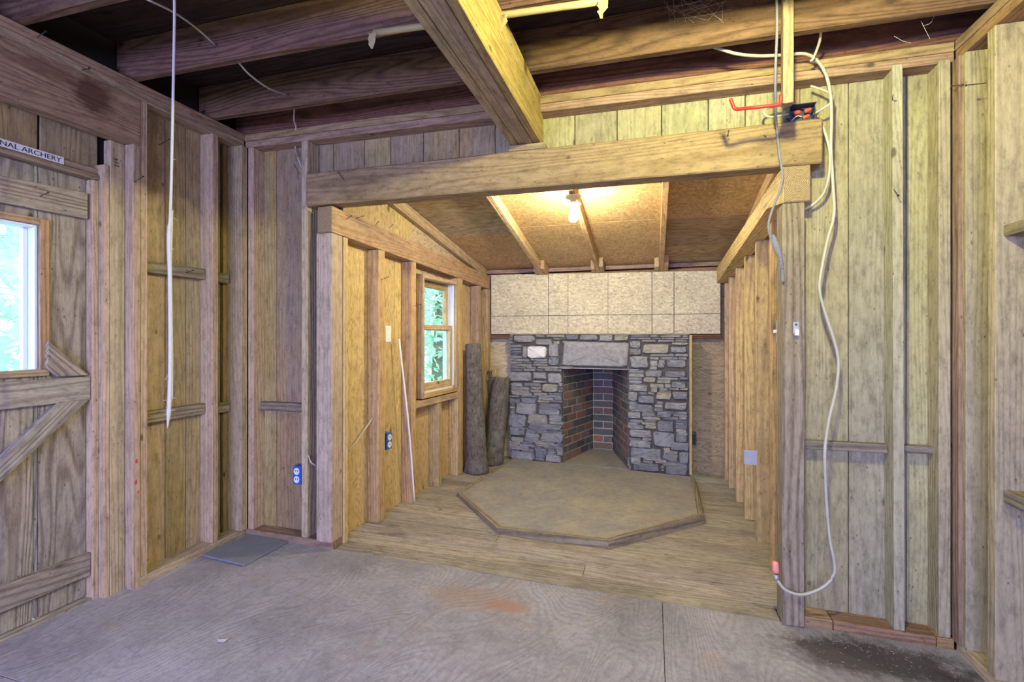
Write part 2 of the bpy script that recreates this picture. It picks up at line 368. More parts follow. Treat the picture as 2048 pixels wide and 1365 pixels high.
# ================================================================== LEFT WALL (with door_1)
DY0, DY1 = .80, 1.653     # door opening along y
lw = [(YB, -.14), (DY0, -.14)]
bm = bmesh.new()
def bbox(bm, x0, x1, y0, y1, z0, z1):
    v = [bm.verts.new((x, y, z)) for z in (z0, z1) for x, y in ((x0, y0), (x1, y0), (x1, y1), (x0, y1))]
    for f in ((0, 3, 2, 1), (4, 5, 6, 7), (0, 1, 5, 4), (1, 2, 6, 5), (2, 3, 7, 6), (3, 0, 4, 7)): bm.faces.new([v[i] for i in f])
bbox(bm, XL-.135, XL-.115, YB-.1, DY0, -.05, 2.66); bbox(bm, XL-.135, XL-.115, DY1+.01, YF+.12, -.05, 2.66); bbox(bm, XL-.135, XL-.115, DY0, DY1+.01, 1.99, 2.66)
WL.root = tag(bm_obj('wall_left', bm, DARK), kind='structure')
def vboards(W, us, z0, z1, n0, n1, mat, name='siding_board', gap=.0035):
    """boards between successive pixel columns, face at n1"""
    for a, b in zip(us, us[1:]):
        W.box(name, mat, W.T(a, n1)+gap/2, W.T(b, n1)-gap/2, z0, z1, n0, n1)
SN = -.09
# siding: visible bays, then on past the camera
vboards(WL, [262, 331, 372.6, 412, 441.5], .02, PT, SN-.022, SN, SIDING)
vboards(WL, [446, 471, 500], .02, PT, SN-.022, SN, SIDING)
# boards over the door (visible between header and head trim)
y_ = [DY0-.02, 1.06, WL.T(0, -.10)+.0, WL.T(76, -.10), WL.T(81, -.10), WL.T(196, -.10)]
WL.box('siding_board', SIDING, y_[1], y_[3], 1.99, PT, SN-.022, SN-.012); WL.box('siding_board', SIDING, y_[4], y_[5], 1.99, PT, SN-.022, SN-.012)
WL.box('siding_board', SIDING, DY0, 1.055, 1.99, PT, SN-.022, SN-.012)
yy = YB
while yy < DY0-.02:
    WL.box('siding_board', SIDING, yy, min(yy+.195, DY0-.05), .02, PT, SN-.022, SN); yy += .2
# plates
WL.box('top_plate', PLATE, YB, YF+.02, PT-.040, PT, SN, 0, 't'); WL.box('top_plate', PLATE, YB, YF-.0, PT-.082, PT-.041, SN, -.002, 't')
WL.box('bottom_plate', STUD, 1.775, YF+.0, fz(XL)-.01, fz(XL)+.042, SN, .003, 't')
WL.box('bottom_plate', STUD, YB, DY0-.05, fz(XL)-.01, fz(XL)+.042, SN, .003, 't')
zb, zt = fz(XL)+.042, PT-.082
# header over the door
WL.poly('door_header', HEADW, [(.72, 2.145), (1.809, 2.145), (1.812, zt), (.72, zt)], SN+.02, .003, 't')
WL.box('trimmer_stud', STUD, 1.773, 1.809, fz(XL)-.005, 2.145, -.05, .004)
WL.box('king_stud', STUD, 1.811, 1.847, zb, zt, SN, 0)
WL.box('jamb_filler', STUD, 1.679, 1.704, fz(XL)-.005, 2.02, -.11, -.048); WL.box('jamb_filler', STUD, 1.705, 1.772, fz(XL)-.005, 2.143, -.09, -.046)
WL.box('door_jamb', STUD, 1.654, 1.6785, fz(XL)-.005, 1.945, -.17, -.083)
WL.box('door_jamb', STUD, DY0-.04, DY0-.003, fz(XL)-.005, 1.945, -.17, -.083); WL.box('king_stud', STUD, DY0-.12, DY0-.08, zb, zt, SN, 0)
WL.box('stud', STUD, 2.22, 2.26, zb, zt, SN, 0); WL.box('stud', STUD, 2.405, 2.449, zb, zt, SN, .021)
for y0 in (.25, -.25, -.75, -1.25, -1.75): WL.box('stud', STUD, y0, y0+.038, zb, zt, SN, 0)
# head trim and head jamb
WL.box('head_trim', BEAMW, DY0-.05, WL.T(221, -.085), 1.972, 2.000, -.115, -.085, 't')
WL.box('head_jamb', BEAMW, DY0-.04, 1.679, 1.946, 1.968, -.17, -.075, 't')
# blocking
def block(W, u0, u1, v0, v1, n, mat=WEATH, d=.04):
    z = sum(W.Z((u0+u1)/2, v, n) for v in (v0, v1))/2; h = abs(W.Z((u0+u1)/2, v0, n)-W.Z((u0+u1)/2, v1, n))/2
    W.box('blocking', mat, W.T(u0, n), W.T(u1, n), z-h, z+h, n-d, n, 't')
block(WL, 292, 411, 529, 552, -.048); block(WL, 292, 411, 816, 838, -.048); block(WL, 434, 459, 546, 566, -.055); block(WL, 434, 460, 806, 825, -.055)

# ---- door
dr = empty('door_1', (XL-.13, DY1-.4, 0), 'weathered plank door with window and Z braces', kind='structure')
dn = -.12
def dpl(t0, t1, name='plank'): WL.box(name, DOORW, t0, t1, .018, 1.945, dn-.022, dn, 'z', dr)
yw1 = WL.T(77, dn); zw0, zw1 = 1.078, 1.695; yw0 = .93
ys_ = WL.T(68, dn)
zwin = (zw0-.0, zw1+.0)
for a, b in ((DY0+.004, .925), (.929, 1.17), (1.174, ys_-.003), (ys_+.003, DY1-.004)):
    if b <= yw0: dpl(a, b)
    elif a >= yw1: dpl(a, b)
    else:
        if b > yw1:
            WL.box('plank', DOORW, yw1, b, .018, 1.945, dn-.022, dn, 'z', dr); b = yw1-.002
        WL.box('plank', DOORW, a, b, .018, zw0, dn-.022, dn, 'z', dr); WL.box('plank', DOORW, a, b, zw1, 1.945, dn-.022, dn, 'z', dr)
rn = dn+.028
WL.px('rail', DOORW, [(-170, 317), (176, 386), (176, 438), (-170, 372)], rn, .028, 't', dr)
def drail(z0, z1): WL.box('rail', DOORW, DY0+.01, DY1+.012, z0, z1, dn, rn, 't', dr)
drail(WL.Z(90, 756, rn), 0) if False else None
WL.box('rail', DOORW, DY0+.01, 1.652, .927, 1.036, dn, rn, 't', dr); WL.box('rail', DOORW, DY0+.01, 1.652, .117, .222, dn, rn, 't', dr)
b1 = [WL.tz(u, v, rn) for u, v in ((97, 682), (179, 751), (115, 754), (94, 737))]
WL.poly('brace', DOORW, b1, dn, rn, (b1[1][0]-b1[0][0], b1[1][1]-b1[0][1]), dr)
c0, c1 = WL.tz(179, 800, rn), WL.tz(118, 804, rn); e0, e1 = WL.tz(0, 920, rn), WL.tz(0, 981, rn)
k0 = (e0[1]-c1[1])/(e0[0]-c1[0]); yl = DY0+.06
WL.poly('brace', DOORW, [c0, c1, (yl, c1[1]+k0*(yl-c1[0])), (yl, max(.225, c0[1]+k0*(yl-c0[0])))], dn, rn, (1, k0), dr)
# window in the door
fr = dn+.012
WL.box('window_trim', PLATE, yw1, yw1+.034, zw0-.02, zw1+.028, dn, fr, 'z', dr); WL.box('window_trim', PLATE, yw0-.034, yw0, zw0-.02, zw1+.028, dn, fr, 'z', dr)
WL.box('window_trim', PLATE, yw0, yw1, zw1, zw1+.028, dn, fr, 't', dr); WL.box('window_trim', PLATE, yw0-.03, yw1+.03, zw0-.028, zw0, dn-.03, fr+.006, 't', dr)
for t0, t1, z0, z1 in ((yw1-.012, yw1, zw0, zw1), (yw0, yw0+.012, zw0, zw1), (yw0+.012, yw1-.012, zw1-.012, zw1)): WL.box('sash_stop', WHITEF, t0, t1, z0, z1, dn-.07, dn-.005, 'z', dr)
for t0, t1, z0, z1 in ((yw1-.030, yw1-.012, zw0, zw1-.012), (yw0+.012, yw0+.03, zw0, zw1-.012)): WL.box('sash', WHITEF, t0, t1, z0, z1, dn-.068, dn-.045, 'z', dr)
WL.box('pane', GLASS, yw0+.02, yw1-.02, zw0, zw1-.01, dn-.06, dn-.056, 'z', dr, 0)
bm = bmesh.new(); nx, nz = 26, 34; G = []
for i in range(nx+1):
    row = []
    for j in range(nz+1):
        y = yw0+(yw1-yw0)*i/nx; z = zw0+(zw1-zw0)*j/nz
        row.append(bm.verts.new((XL+dn-.085+.022*noise.noise(Vector((y*9+z*5, z*4-y*7, 2.))), y, z)))
    G.append(row)
for i in range(nx):
    for j in range(nz): bm.faces.new((G[i][j], G[i+1][j], G[i+1][j+1], G[i][j+1]))
bm_obj('plastic_sheet', bm, FILM, dr, smooth=True)
tz_ = empty('trim_1', (XL-.1, 1.2, 0), 'worn wooden threshold under the plank door', kind='structure')
WL.box('threshold', WEATH, DY0, DY1+.02, fz(XL)-.005, .013, -.14, -.085, 't', tz_)

# ================================================================== FRONT WALL
bm = bmesh.new(); bbox(bm, XL-.12, -1.80, YF+.113, YF+.133, -.12, 2.66); bbox(bm, .63, XR+.13, YF+.113, YF+.133, -.12, 2.66); bbox(bm, -1.80, .63, YF+.113, YF+.133, 2.0, 2.66)
WF.root = tag(bm_obj('wall_front', bm, DARK), kind='structure')
vboards(WF, [505, 552.3, 640], .0, PT, SN-.022, SN, SIDING)
us = [636, 667, 728.5, 781, 846.6, 918, 990, 1062, 1149.5, 1234, 1323, 1416.5, 1490.6, 1586]
zq = 2.02
vboards(WF, us[:8], zq, PT, SN-.022, SN, SIDING); vboards(WF, us[7:], zq, PT, SN-.022, SN, SIDR)
vboards(WF, [1600, 1697.5, 1813, 1920], -.06, PT, SN-.022, SN, SIDR); WF.box('siding_board', SIDING, WF.T(1589, SN), WF.T(1599.5, SN), 2.02, PT, SN-.022, SN)
# plates (slightly out of level)
def zpl(x): return PT+(-.02)*(x+2.38)/3.57
xa, xb = XL+.0, XR
WF.poly('top_plate', PLATE, [(xa, zpl(xa)-.040), (xb, zpl(xb)-.040), (xb, zpl(xb)), (xa, zpl(xa))], SN, .0, 't')
WF.poly('top_plate', PLATE, [(xa+.0, zpl(xa)-.081), (xb, zpl(xb)-.081), (xb, zpl(xb)-.041), (xa+.0, zpl(xa)-.041)], SN, -.003, 't')
zt = PT-.083
def sole(x0, x1, mat=PLATE): WF.poly('bottom_plate', mat, [(x0, fz(x0)-.005), (x1, fz(x1)-.005), (x1, fz(x1)+.042), (x0, fz(x0)+.042)], SN, .004, 't')
sole(XL+.005, -1.772); sole(.63, WF.T(1665)); sole(WF.T(1667), WF.T(1872)); sole(WF.T(1874), XR-.003)
WF.box('stud', STUD, -2.376, -2.335, fz(-2.35)+.042, zt, SN, 0)
WF.box('stud', STUD, -1.989, -1.948, fz(-1.97)+.042, zt, SN, 0)
s1 = [(WF.T(1785), zt), (WF.T(1806), zt), (WF.T(1810.5), fz(1.)+.042), (WF.T(1788.5), fz(1.)+.042)]
WF.poly('stud', STUDR, s1, SN, 0, 'z'); WF.box('stud', STUDR, WF.T(1878), WF.T(1902), fz(1.16)+.042, zt-.008, SN, 0)
block(WF, 518, 606, 806, 823, -.05); block(WF, 1606, 1776, 886, 903, -.045); block(WF, 1808, 1867, 893, 908, -.045)
# posts and header
pl = prism('post', STUD, WF.root, [(-1.872, 2.43, fz(-1.8)+.043), (-1.768, 2.43, fz(-1.8)+.043), (-1.768, 2.535, fz(-1.8)+.043), (-1.872, 2.535, fz(-1.8)+.043)], (0, 0, 1.815-fz(-1.8)-.043), (0, 0, 1), .004)

pr = prism('post', WEATH, WF.root, [(.553, 2.425, fz(.6)), (.642, 2.425, fz(.6)), (.642, 2.53, fz(.6)), (.553, 2.53, fz(.6))], (0, 0, 1.808-fz(.6)), (0, 0, 1), .004)
tag(pr, 'grey weathered post')
hb = prism('header_beam', BEAMW, None, [(-1.945, 2.43, 1.980), (.713, 2.43, 1.975), (.713, 2.43, 2.171), (-1.945, 2.43, 2.169)], (0, .105, 0), (1, 0, 0), .006)
tag(hb, 'heavy timber header beam spanning the alcove opening', 'beam')

# ================================================================== RIGHT WALL
WR.root = None
structure(WR, 'wall_right', YB-.1, YF+.12, -.12, 2.66, -.17, -.15)
RD = -.13
yy = YB; 
while yy < 2.5:
    WR.box('siding_board', SIDING, yy, min(yy+.20, 2.56), -.07, PT, RD-.02, RD); yy += .204
WR.box('top_plate', PLATE, YB, YF, 2.395, 2.436, -.125, 0, 't'); WR.box('top_plate', PLATE, YB, YF-.0, 2.353, 2.394, -.125, -.002, 't')
WR.box('bottom_plate', STUD, YB, YF-.01, fz(XR)-.005, fz(XR)+.042, -.125, .0, 't')
zb = fz(XR)+.042; zt2 = 2.352
WR.box('stud', PLATE, 2.40, 2.447, zb, zt2, -.12, .011)  # corner stud in browner wood, the neighbouring stud's shade put into its colour
WR.box('stud', STUDR, WR.T(1932), WR.T(1918.5), zb, zt2, -.125, 0)
WR.box('stud', STUDR, WR.T(1991), WR.T(1974.5), zb, zt2, -.125, 0)
for y0 in (1.72, 1.2, .7, .2, -.3, -.8, -1.3, -1.8): WR.box('stud', STUD, y0, y0+.04, zb, zt2, -.125, 0)
for z0 in (.86,): WR.box('blocking', WEATH, 2.242, 2.372, z0-.01, z0+.03, RD, -.085, 't')
WR.box('blocking', WEATH, 1.761, 2.194, .62, .665, RD, -.02, 't'); WR.box('blocking', WEATH, 1.761, 2.194, 1.58, 1.62, RD, -.02, 't')

# ================================================================== BACK WALL behind the camera with its window
bm = bmesh.new(); yb0, yb1 = YB-.1, YB-.02
bbox(bm, XL-.12, -1.95, yb0, yb1, -.12, 2.66); bbox(bm, .75, XR+.15, yb0, yb1, -.12, 2.66); bbox(bm, -1.95, .75, yb0, yb1, -.12, .66); bbox(bm, -1.95, .75, yb0, yb1, 2.05, 2.66)
tag(bm_obj('wall_back', bm, SIDING, axis=(0, 0, 1)), kind='structure')
w2 = empty('window_2', (-.6, YB-.06, .66), kind='structure')
WB = Wall((0, YB-.06), (1, 0), (0, 1))
for t0, t1, z0, z1, a in ((-1.95, -1.90, .66, 2.05, 'z'), (.70, .75, .66, 2.05, 'z'), (-.63, -.57, .66, 2.05, 'z'), (-1.90, .70, 2.0, 2.05, 't'), (-1.90, .70, .66, .71, 't')): WB.box('window_frame', NEWW, t0, t1, z0, z1, -.03, .03, a, w2)
WB.box('pane', GLASS, -1.90, -.63, .71, 2.0, -.004, 0, 'z', w2, 0); WB.box('pane', GLASS, -.57, .70, .71, 2.0, -.004, 0, 'z', w2, 0)

# ================================================================== FLOOR
bm = bmesh.new()
def fslab(bm, x0, x1, y0, y1, d0, d1):
    v = [bm.verts.new((x, y, fz(x)+d)) for d in (d0, d1) for x, y in ((x0, y0), (x1, y0), (x1, y1), (x0, y1))]
    for f in ((0, 3, 2, 1), (4, 5, 6, 7), (0, 1, 5, 4), (1, 2, 6, 5), (2, 3, 7, 6), (3, 0, 4, 7)): bm.faces.new([v[i] for i in f])
fslab(bm, XL-.15, XR+.15, YB-.1, YF+.1, -.08, -.019); fslab(bm, -1.9, .8, YF+.1, 5.0, -.08, -.019)
fo = tag(bm_obj('floor', bm, DARK), kind='structure')
def fpoly(name, mat, xy, axis, top=0, th=.018, bevel=.0015): return prism(name, mat, fo, [(x, y, fz(x)+top) for x, y in xy], (0, 0, -th), axis, bevel)
xs_ = fl(1327, 1270).x; ya = [fl(690, 1092).y, fl(1100, 1133).y, fl(1540, 1196).y]
ym = 2.452
def sheet(x0, x1, y0, y1, ax): fpoly('plywood_sheet', FLOORP, [(x0, y0), (x1, y0), (x1, y1), (x0, y1)], ax)
g = .0012
sheet(XL-.10, XL+.02+.0, YB, YF, (0, 1, 0))
sheet(XL+.021, xs_-g, 1.20+g, ym, (0.25, 1, 0)); sheet(xs_+g, XR+.02, 1.20+g, ym, (0, 1, 0))
sheet(XL+.021, -.9-g, YB, 1.20-g, (0, 1, 0)); sheet(-.9+g, XR+.02, YB, 1.20-g, (0, 1, 0))
yv = ym+.002; k = 0
while yv < 4.9:
    y2 = yv+random.choice((.13, .135, .14)); cut = random.uniform(-1.2, .1) if k % 2 else None
    x0, x1 = -1.88, .74
    if yv < 2.5: x0, x1 = -1.766, .552
    for p0, p1 in (((x0, cut-g), (cut+g, x1)) if cut else ((x0, x1),)):
        fpoly('floor_plank', PLANKF, [(p0, yv), (p1, yv), (p1, y2-.003), (p0, y2-.003)], (1, 0, 0), random.uniform(-.0015, .0015))
    yv = y2; k += 1

# ================================================================== CEILING of the main room
bm = bmesh.new(); bbox(bm, XL-.13, XR+.15, YB-.1, YF+.13, 2.67, 2.69)
ce = tag(bm_obj('ceiling', bm, DARK), kind='structure')
yy = YB
while yy < YF+.1:
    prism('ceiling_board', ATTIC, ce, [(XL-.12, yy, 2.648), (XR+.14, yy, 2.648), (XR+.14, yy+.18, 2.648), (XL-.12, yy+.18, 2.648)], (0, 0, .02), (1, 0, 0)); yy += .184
JY = [2.475, 2.22, 1.77, 1.32, .87, .42, -.03, -.48, -.93, -1.38, -1.83]
for y in JY:
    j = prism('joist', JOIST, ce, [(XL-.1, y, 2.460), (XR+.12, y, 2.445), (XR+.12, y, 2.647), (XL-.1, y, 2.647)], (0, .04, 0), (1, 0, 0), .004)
cb = empty('ceiling_beam', (-.62, YF, 2.2), 'thick built-up beam of nailed planks running under the joists towards the header', 'beam')
xb_ = [-.703, -.664, -.625, -.586, -.547]
for i in range(4):
    prism('beam_plank', BEAMW, cb, [(xb_[i]+.0008, YB, 2.203+(.004 if i % 2 else 0)), (xb_[i+1]-.0008, YB, 2.203+(.004 if i % 2 else 0)), (xb_[i+1]-.0008, YB, 2.452), (xb_[i]+.0008, YB, 2.452)], (0, 2.515-YB, 0), (0, 1, 0), .0025)
for y, z in ((1.9, 2.40), (1.45, 2.33)):
    lathe('bolt_head', GALV, cb, (-.5475, y, z), (1, 0, 0), [(.011, 0), (.011, .004), (.006, .005)], 10, False)
sh = prism('shim_block', BEAMW, None, [(-.715, 2.432, 2.1715), (-.522, 2.432, 2.1715), (-.522, 2.432, 2.201), (-.715, 2.432, 2.201)], (0, .09, 0), (1, 0, 0))
tag(sh, 'thin wooden shim block between ceiling beam and header', 'block')

# ================================================================== ALCOVE
def roof_z(y): return 2.147-.195*(y-3.148)        # underside of the rafters
# left wall
zs = lambda t: fz(-1.7)-.01
tA0, tA1 = .146, 2.5
def ty(t): return AL.p(t, 0, 0).y
wt0, wt1 = AL.T(838, -.03), AL.T(918, -.0)
wz0, wz1 = .735, 1.715
def alroof(t): return roof_z(ty(t))+.085
def gable(W, name, mat, t0, t1, z0, z1f, n0, n1, hole=None, parent=None):
    return W.poly(name, mat, [(t0, z0), (t1, z0), (t1, z1f(t1)), (t0, z1f(t0))], n0, n1, 'z', parent)
bm = bmesh.new()
def hexa(bm, W, q, n0, n1):
    a = [bm.verts.new(W.p(t, n0, z)) for t, z in q]; b = [bm.verts.new(W.p(t, n1, z)) for t, z in q]
    bm.faces.new(a); bm.faces.new(b[::-1])
    for i in range(4): bm.faces.new((a[i], b[i], b[(i+1) % 4], a[(i+1) % 4]))
for q in ([(tA0, -.1), (wt0, -.1), (wt0, alroof(wt0)), (tA0, alroof(tA0))], [(wt1, -.1), (tA1, -.1), (tA1, alroof(tA1)), (wt1, alroof(wt1))], [(wt0, -.1), (wt1, -.1), (wt1, wz0), (wt0, wz0)], [(wt0, wz1), (wt1, wz1), (wt1, alroof(wt1)), (wt0, alroof(wt0))]):
    hexa(bm, AL, q, -.125, -.108)
AL.root = tag(bm_obj('wall_alcove_left', bm, DARK), kind='structure')
pn = dict(n0=-.107, n1=-.092)
ts = AL.T(790, -.09)
gable(AL, 'plywood_panel', PLY, tA0, ts-.001, -.02, alroof, **pn); gable(AL, 'plywood_panel', PLY, ts+.001, wt0, -.02, alroof, **pn)
gable(AL, 'plywood_panel', PLY, wt1, tA1, -.02, alroof, **pn)
AL.box('plywood_panel', PLY, wt0+.001, wt1-.001, -.02, wz0, **pn); AL.poly('plywood_panel', PLY, [(wt0+.001, wz1), (wt1-.001, wz1), (wt1-.001, alroof(wt1)), (wt0+.001, alroof(wt0))], ax='t', **pn)
p0, p1 = AL.tz(658.6, 462), AL.tz(980, 579)
kz = (p1[1]-p0[1])/(p1[0]-p0[0]); pz = lambda t: p0[1]+kz*(t-p0[0])
tf, te = .0, 2.36
AL.poly('wall_plate', NEWW, [(tf, pz(tf)), (te, pz(te)), (te, pz(te)+.135), (tf, pz(tf)+.150)], -.10, .0, 't')
AL.box('plate_end', ENDG, -.004, -.0005, pz(0)+.003, pz(0)+.147, -.098, -.002, 't')
zf = fz(-1.7)
def alstud(u0, u1, name='stud', z0=None, z1=None, mat=NEWW):
    t0, t1 = AL.T(u0), AL.T(u1)
    AL.box(name, mat, t0, t1, zf+.001 if z0 is None else z0, (pz((t0+t1)/2)-.002) if z1 is None else z1, -.09, 0)
AL.box('stud', NEWW, .108, .145, zf, pz(.12)-.002, -.09, -.004)
alstud(757, 770); alstud(823.5, 832.5)
alstud(915.5, 922, 'stud'); alstud(922.3, 926, 'stud')
alstud(957, 962); alstud(976, 981)
alstud(877, 883, 'cripple_stud', None, .675)
AL.box('rough_sill', NEWW, AL.T(832.7), AL.T(918), .678, .728, -.09, .004, 't')
# rafter along the gable
for t0, t1 in ((.15, 2.40),):
    y0, y1 = ty(t0), ty(t1)
    AL.poly('gable_rafter', NEWW, [(t0, roof_z(y0)), (t1, roof_z(y1)), (t1, roof_z(y1)+.085), (t0, roof_z(y0)+.085)], -.088, -.045, (1, -.195))
# ---- window_1 (double hung)
w1 = empty('window_1', AL.p((wt0+wt1)/2, -.05, wz0), kind='structure')
w1['label'] = 'double-hung wooden window in the left alcove wall'
a0, a1 = AL.T(845, 0), AL.T(915, 0); b0, b1 = .738, 1.70
def wbox(name, mat, t0, t1, z0, z1, n0, n1, ax='z', par=w1, bev=.002): return AL.box(name, mat, t0, t1, z0, z1, n0, n1, ax, par, bev)
wbox('jamb', NEWW, a0-.0, a0+.025, b0, b1, -.13, .004); wbox('jamb', NEWW, a1-.025, a1, b0, b1, -.13, .004)
wbox('head', NEWW, a0+.025, a1-.025, b1-.03, b1, -.13, .004, 't'); wbox('sill', NEWW, a0+.025, a1-.025, b0, b0+.032, -.13, .004, 't')
wbox('sill_sealant', WHITEP, a0+.03, a1-.03, b0+.032, b0+.052, -.125, -.03, 't')
wbox('sash_channel', WHITEF, a1-.040, a1-.0255, b0+.053, b1-.031, -.125, -.02); wbox('sash_channel', WHITEF, a0+.0255, a0+.036, b0+.053, b1-.031, -.125, -.02)
zm = AL.Z(880, 657, -.05)
def sash(t0, t1, z0, z1, n0, n1, rb, rt):
    s = wbox('sash', NEWW, t0, t0+.045, z0, z1, n0, n1)
    for tt in ((t1-.045, t1, z0, z1, 'z'), (t0+.045, t1-.045, z1-rt, z1, 't'), (t0+.045, t1-.045, z0, z0+rb, 't')):
        o = AL.box('sash_rail', NEWW, *tt[:4], n0, n1, tt[4], s); 
        o.matrix_parent_inverse = s.matrix_world.inverted()
    o = AL.box('pane', GLASS, t0+.045, t1-.045, z0+rb, z1-rt, (n0+n1)/2-.002, (n0+n1)/2+.002, 'z', s, 0); o.matrix_parent_inverse = s.matrix_world.inverted()
sash(a0+.037, a1-.041, zm-.02, b1-.033, -.105, -.072, .035, .05); sash(a0+.037, a1-.041, b0+.054, zm+.025, -.066, -.030, .06, .04)

# right wall
AR.root = None
bm = bmesh.new()
rz = lambda t: roof_z(t)+.085
hexa(bm, AR, [(2.58, -.15), (4.95, -.15), (4.95, rz(4.95)), (2.58, rz(2.58))], -.125, -.108); AR.root = tag(bm_obj('wall_alcove_right', bm, DARK), kind='structure')
for t0, t1 in ((2.58, 3.36), (3.363, 4.6), (4.603, 4.95)): AR.poly('plywood_panel', PLY, [(t0, -.09), (t1, -.09), (t1, rz(t1)), (t0, rz(t0))], -.107, -.092, 'z')
q0, q1 = (2.767, 1.872), (4.70, 1.706); kr = (q1[1]-q0[1])/(q1[0]-q0[0]); rp = lambda t: q0[1]+kr*(t-q0[0])
AR.poly('wall_plate', NEWW, [(2.432, 1.811), (2.75, rp(2.75)-.005), (4.80, rp(4.8)), (4.80, rp(4.8)+.14), (2.537, 1.972), (2.432, 1.972)], -.045, .063, 't')
AR.box('plate_end', ENDG, 2.428, 2.4315, 1.814, 1.970, -.043, .061, 't')
fzr = fz(.65)
for y0 in (2.655, 2.964, 3.361, 3.749, 4.126, 4.487, 4.74):
    AR.box('stud', NEWW, y0, y0+.04, fzr, rp(y0)-.004 if y0 > 2.7 else 1.868, -.09, 0.0)
AR.poly('gable_rafter', NEWW, [(2.56, roof_z(2.56)), (4.86, roof_z(4.86)), (4.86, roof_z(4.86)+.085), (2.56, roof_z(2.56)+.085)], -.088, -.045, (1, -.195))

# back wall with panel
bm = bmesh.new(); bbox(bm, -1.80, -1.38, 4.885, 4.90, -.12, 2.1); bbox(bm, .33, .74, 4.885, 4.90, -.12, 2.1); bbox(bm, -1.38, .33, 4.885, 4.90, 1.2, 2.1)
AB.root = tag(bm_obj('wall_alcove_back', bm, DARK), kind='structure')
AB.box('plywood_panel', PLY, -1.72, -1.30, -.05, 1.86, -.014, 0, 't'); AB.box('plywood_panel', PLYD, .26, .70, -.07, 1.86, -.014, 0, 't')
AB.box('top_plate', PLATE, -1.64, .62, 1.862, 1.90, -.01, .06, 't'); AB.box('nailer_and_shade', JOIST, -1.60, -1.36, 1.195, 1.239, 0, .075, 't'); AB.box('nailer_and_shade', JOIST, .33, .60, 1.20, 1.239, 0, .075, 't')  # dark low strips put the shade of the recess under the panel into colour
AB.box('nailer_and_shade', PLATE, -1.60, .60, 1.78, 1.845, 0, .075, 't')
op = empty('chimney_panel', (-.5, 4.78, 1.24), 'pale chipboard panel ruled with dark chalk lines above the stone fireplace', 'panel')
prism('board', OSBP, op, [(-1.585, 4.778, 1.242), (.588, 4.778, 1.242), (.588, 4.778, 1.812), (-1.585, 4.778, 1.846)], (0, .014, 0), (1, 0, 0), .002)
LINEM = plain('chalk_line', (.16, .14, .12), .9)
PB = Wall((0, 4.778), (1, 0), (0, -1))
for u in (1097, 1136, 1216, 1304, 1348):
    t = PB.T(u); wd = .0035 if u in (1097, 1304, 1348) else .002
    PB.box('ruled_line', LINEM, t-wd, t+wd, 1.244, 1.843-.0155*(t+1.585), 0, .0008, 'z', op, 0)
z_ = PB.Z(1200, 630.5); PB.box('ruled_line', LINEM, -1.583, .586, z_-.003, z_+.003, 0, .0009, 't', op, 0)

# roof
bm = bmesh.new(); A_ = [(-1.95, YF+.14), (.80, YF+.14), (.80, 5.05), (-1.95, 5.05)]
lo = [bm.verts.new((x, y, roof_z(y)+.108)) for x, y in A_]; hi = [bm.verts.new((x, y, roof_z(y)+.125)) for x, y in A_]
bm.faces.new(lo); bm.faces.new(hi[::-1])
for i in range(4): bm.faces.new((lo[i], hi[i], hi[(i+1) % 4], lo[(i+1) % 4]))
ca = tag(bm_obj('ceiling_alcove', bm, DARK), kind='structure')
slope = Vector((0, 1, -.195)).normalized()
def deck(mat, x0, x1, y0, y1, ax=(1, 0, 0)): prism('roof_panel', mat, ca, [(x, y, roof_z(y)+.087) for x, y in ((x0, y0), (x1, y0), (x1, y1), (x0, y1))], (0, 0, .014), ax, .001)
yd = 3.84
deck(PLYR, -1.95, -1.052, YF+.14, 3.42); deck(PLYR, -1.95, -1.052, 3.424, yd+.1); deck(OSBR, -1.95, -1.052, yd+.104, 5.04)
deck(OSBR, -1.048, .078, YF+.14, yd); deck(OSBR, -1.048, .078, yd+.005, 5.04)
deck(OSBR, .082, .80, YF+.14, yd+.02); deck(PLYR, .082, .80, yd+.024, 4.42); deck(PLYR, .082, .80, 4.424, 4.72); deck(PLYR, .082, .80, 4.724, 5.04)
for x in (-1.072, -.520, .058):
    prism('rafter', NEWW, ca, [(x, y, roof_z(y)+q) for y, q in ((2.60, 0), (4.86, 0), (4.86, .085), (2.60, .085))], (.04, 0, 0), (0, 1, -.195))
    for dx in (-.041, .041):
        yb_ = 4.60 if dx > 0 else 4.66
        prism('rafter_block', NEWW, ca, [(x+dx, y, z) for y, z in ((yb_, roof_z(yb_)+.0), (4.86, roof_z(4.86)+.0), (4.86, roof_z(4.86)+.085), (yb_, roof_z(yb_)+.085))], (.039, 0, 0), (0, 1, -.195))

# ================================================================== HEARTH
hz = .010
he = empty('hearth', (-.5, 3.8, fz(-.5)), 'low six-sided concrete hearth edged with boards in front of the fireplace', 'hearth')
hp = [fl(914, 993), fl(994.7, 1068), fl(1217, 1099.5), fl(1406.7, 1048.5)]
hl, hr = Vector((-1.34, 4.695, 0)), Vector((.345, 4.525, 0))
ring = [Vector((p.x, p.y, 0)) for p in [hl]+hp+[hr]]
cen = Vector((-.5, 4.0, 0)); bw = .035
inn = []
for i, p in enumerate(ring):
    if i == 0: d = Vector((1, .1, 0)).normalized()*bw
    elif i == len(ring)-1: d = Vector((-1, .1, 0)).normalized()*bw
    else:
        e1 = (ring[i]-ring[i-1]).normalized(); e2 = (ring[i+1]-ring[i]).normalized()
        n1 = Vector((-e1.y, e1.x, 0)); n2 = Vector((-e2.y, e2.x, 0)); d = (n1+n2)/(1+n1.dot(n2))*bw
    inn.append(p+d)
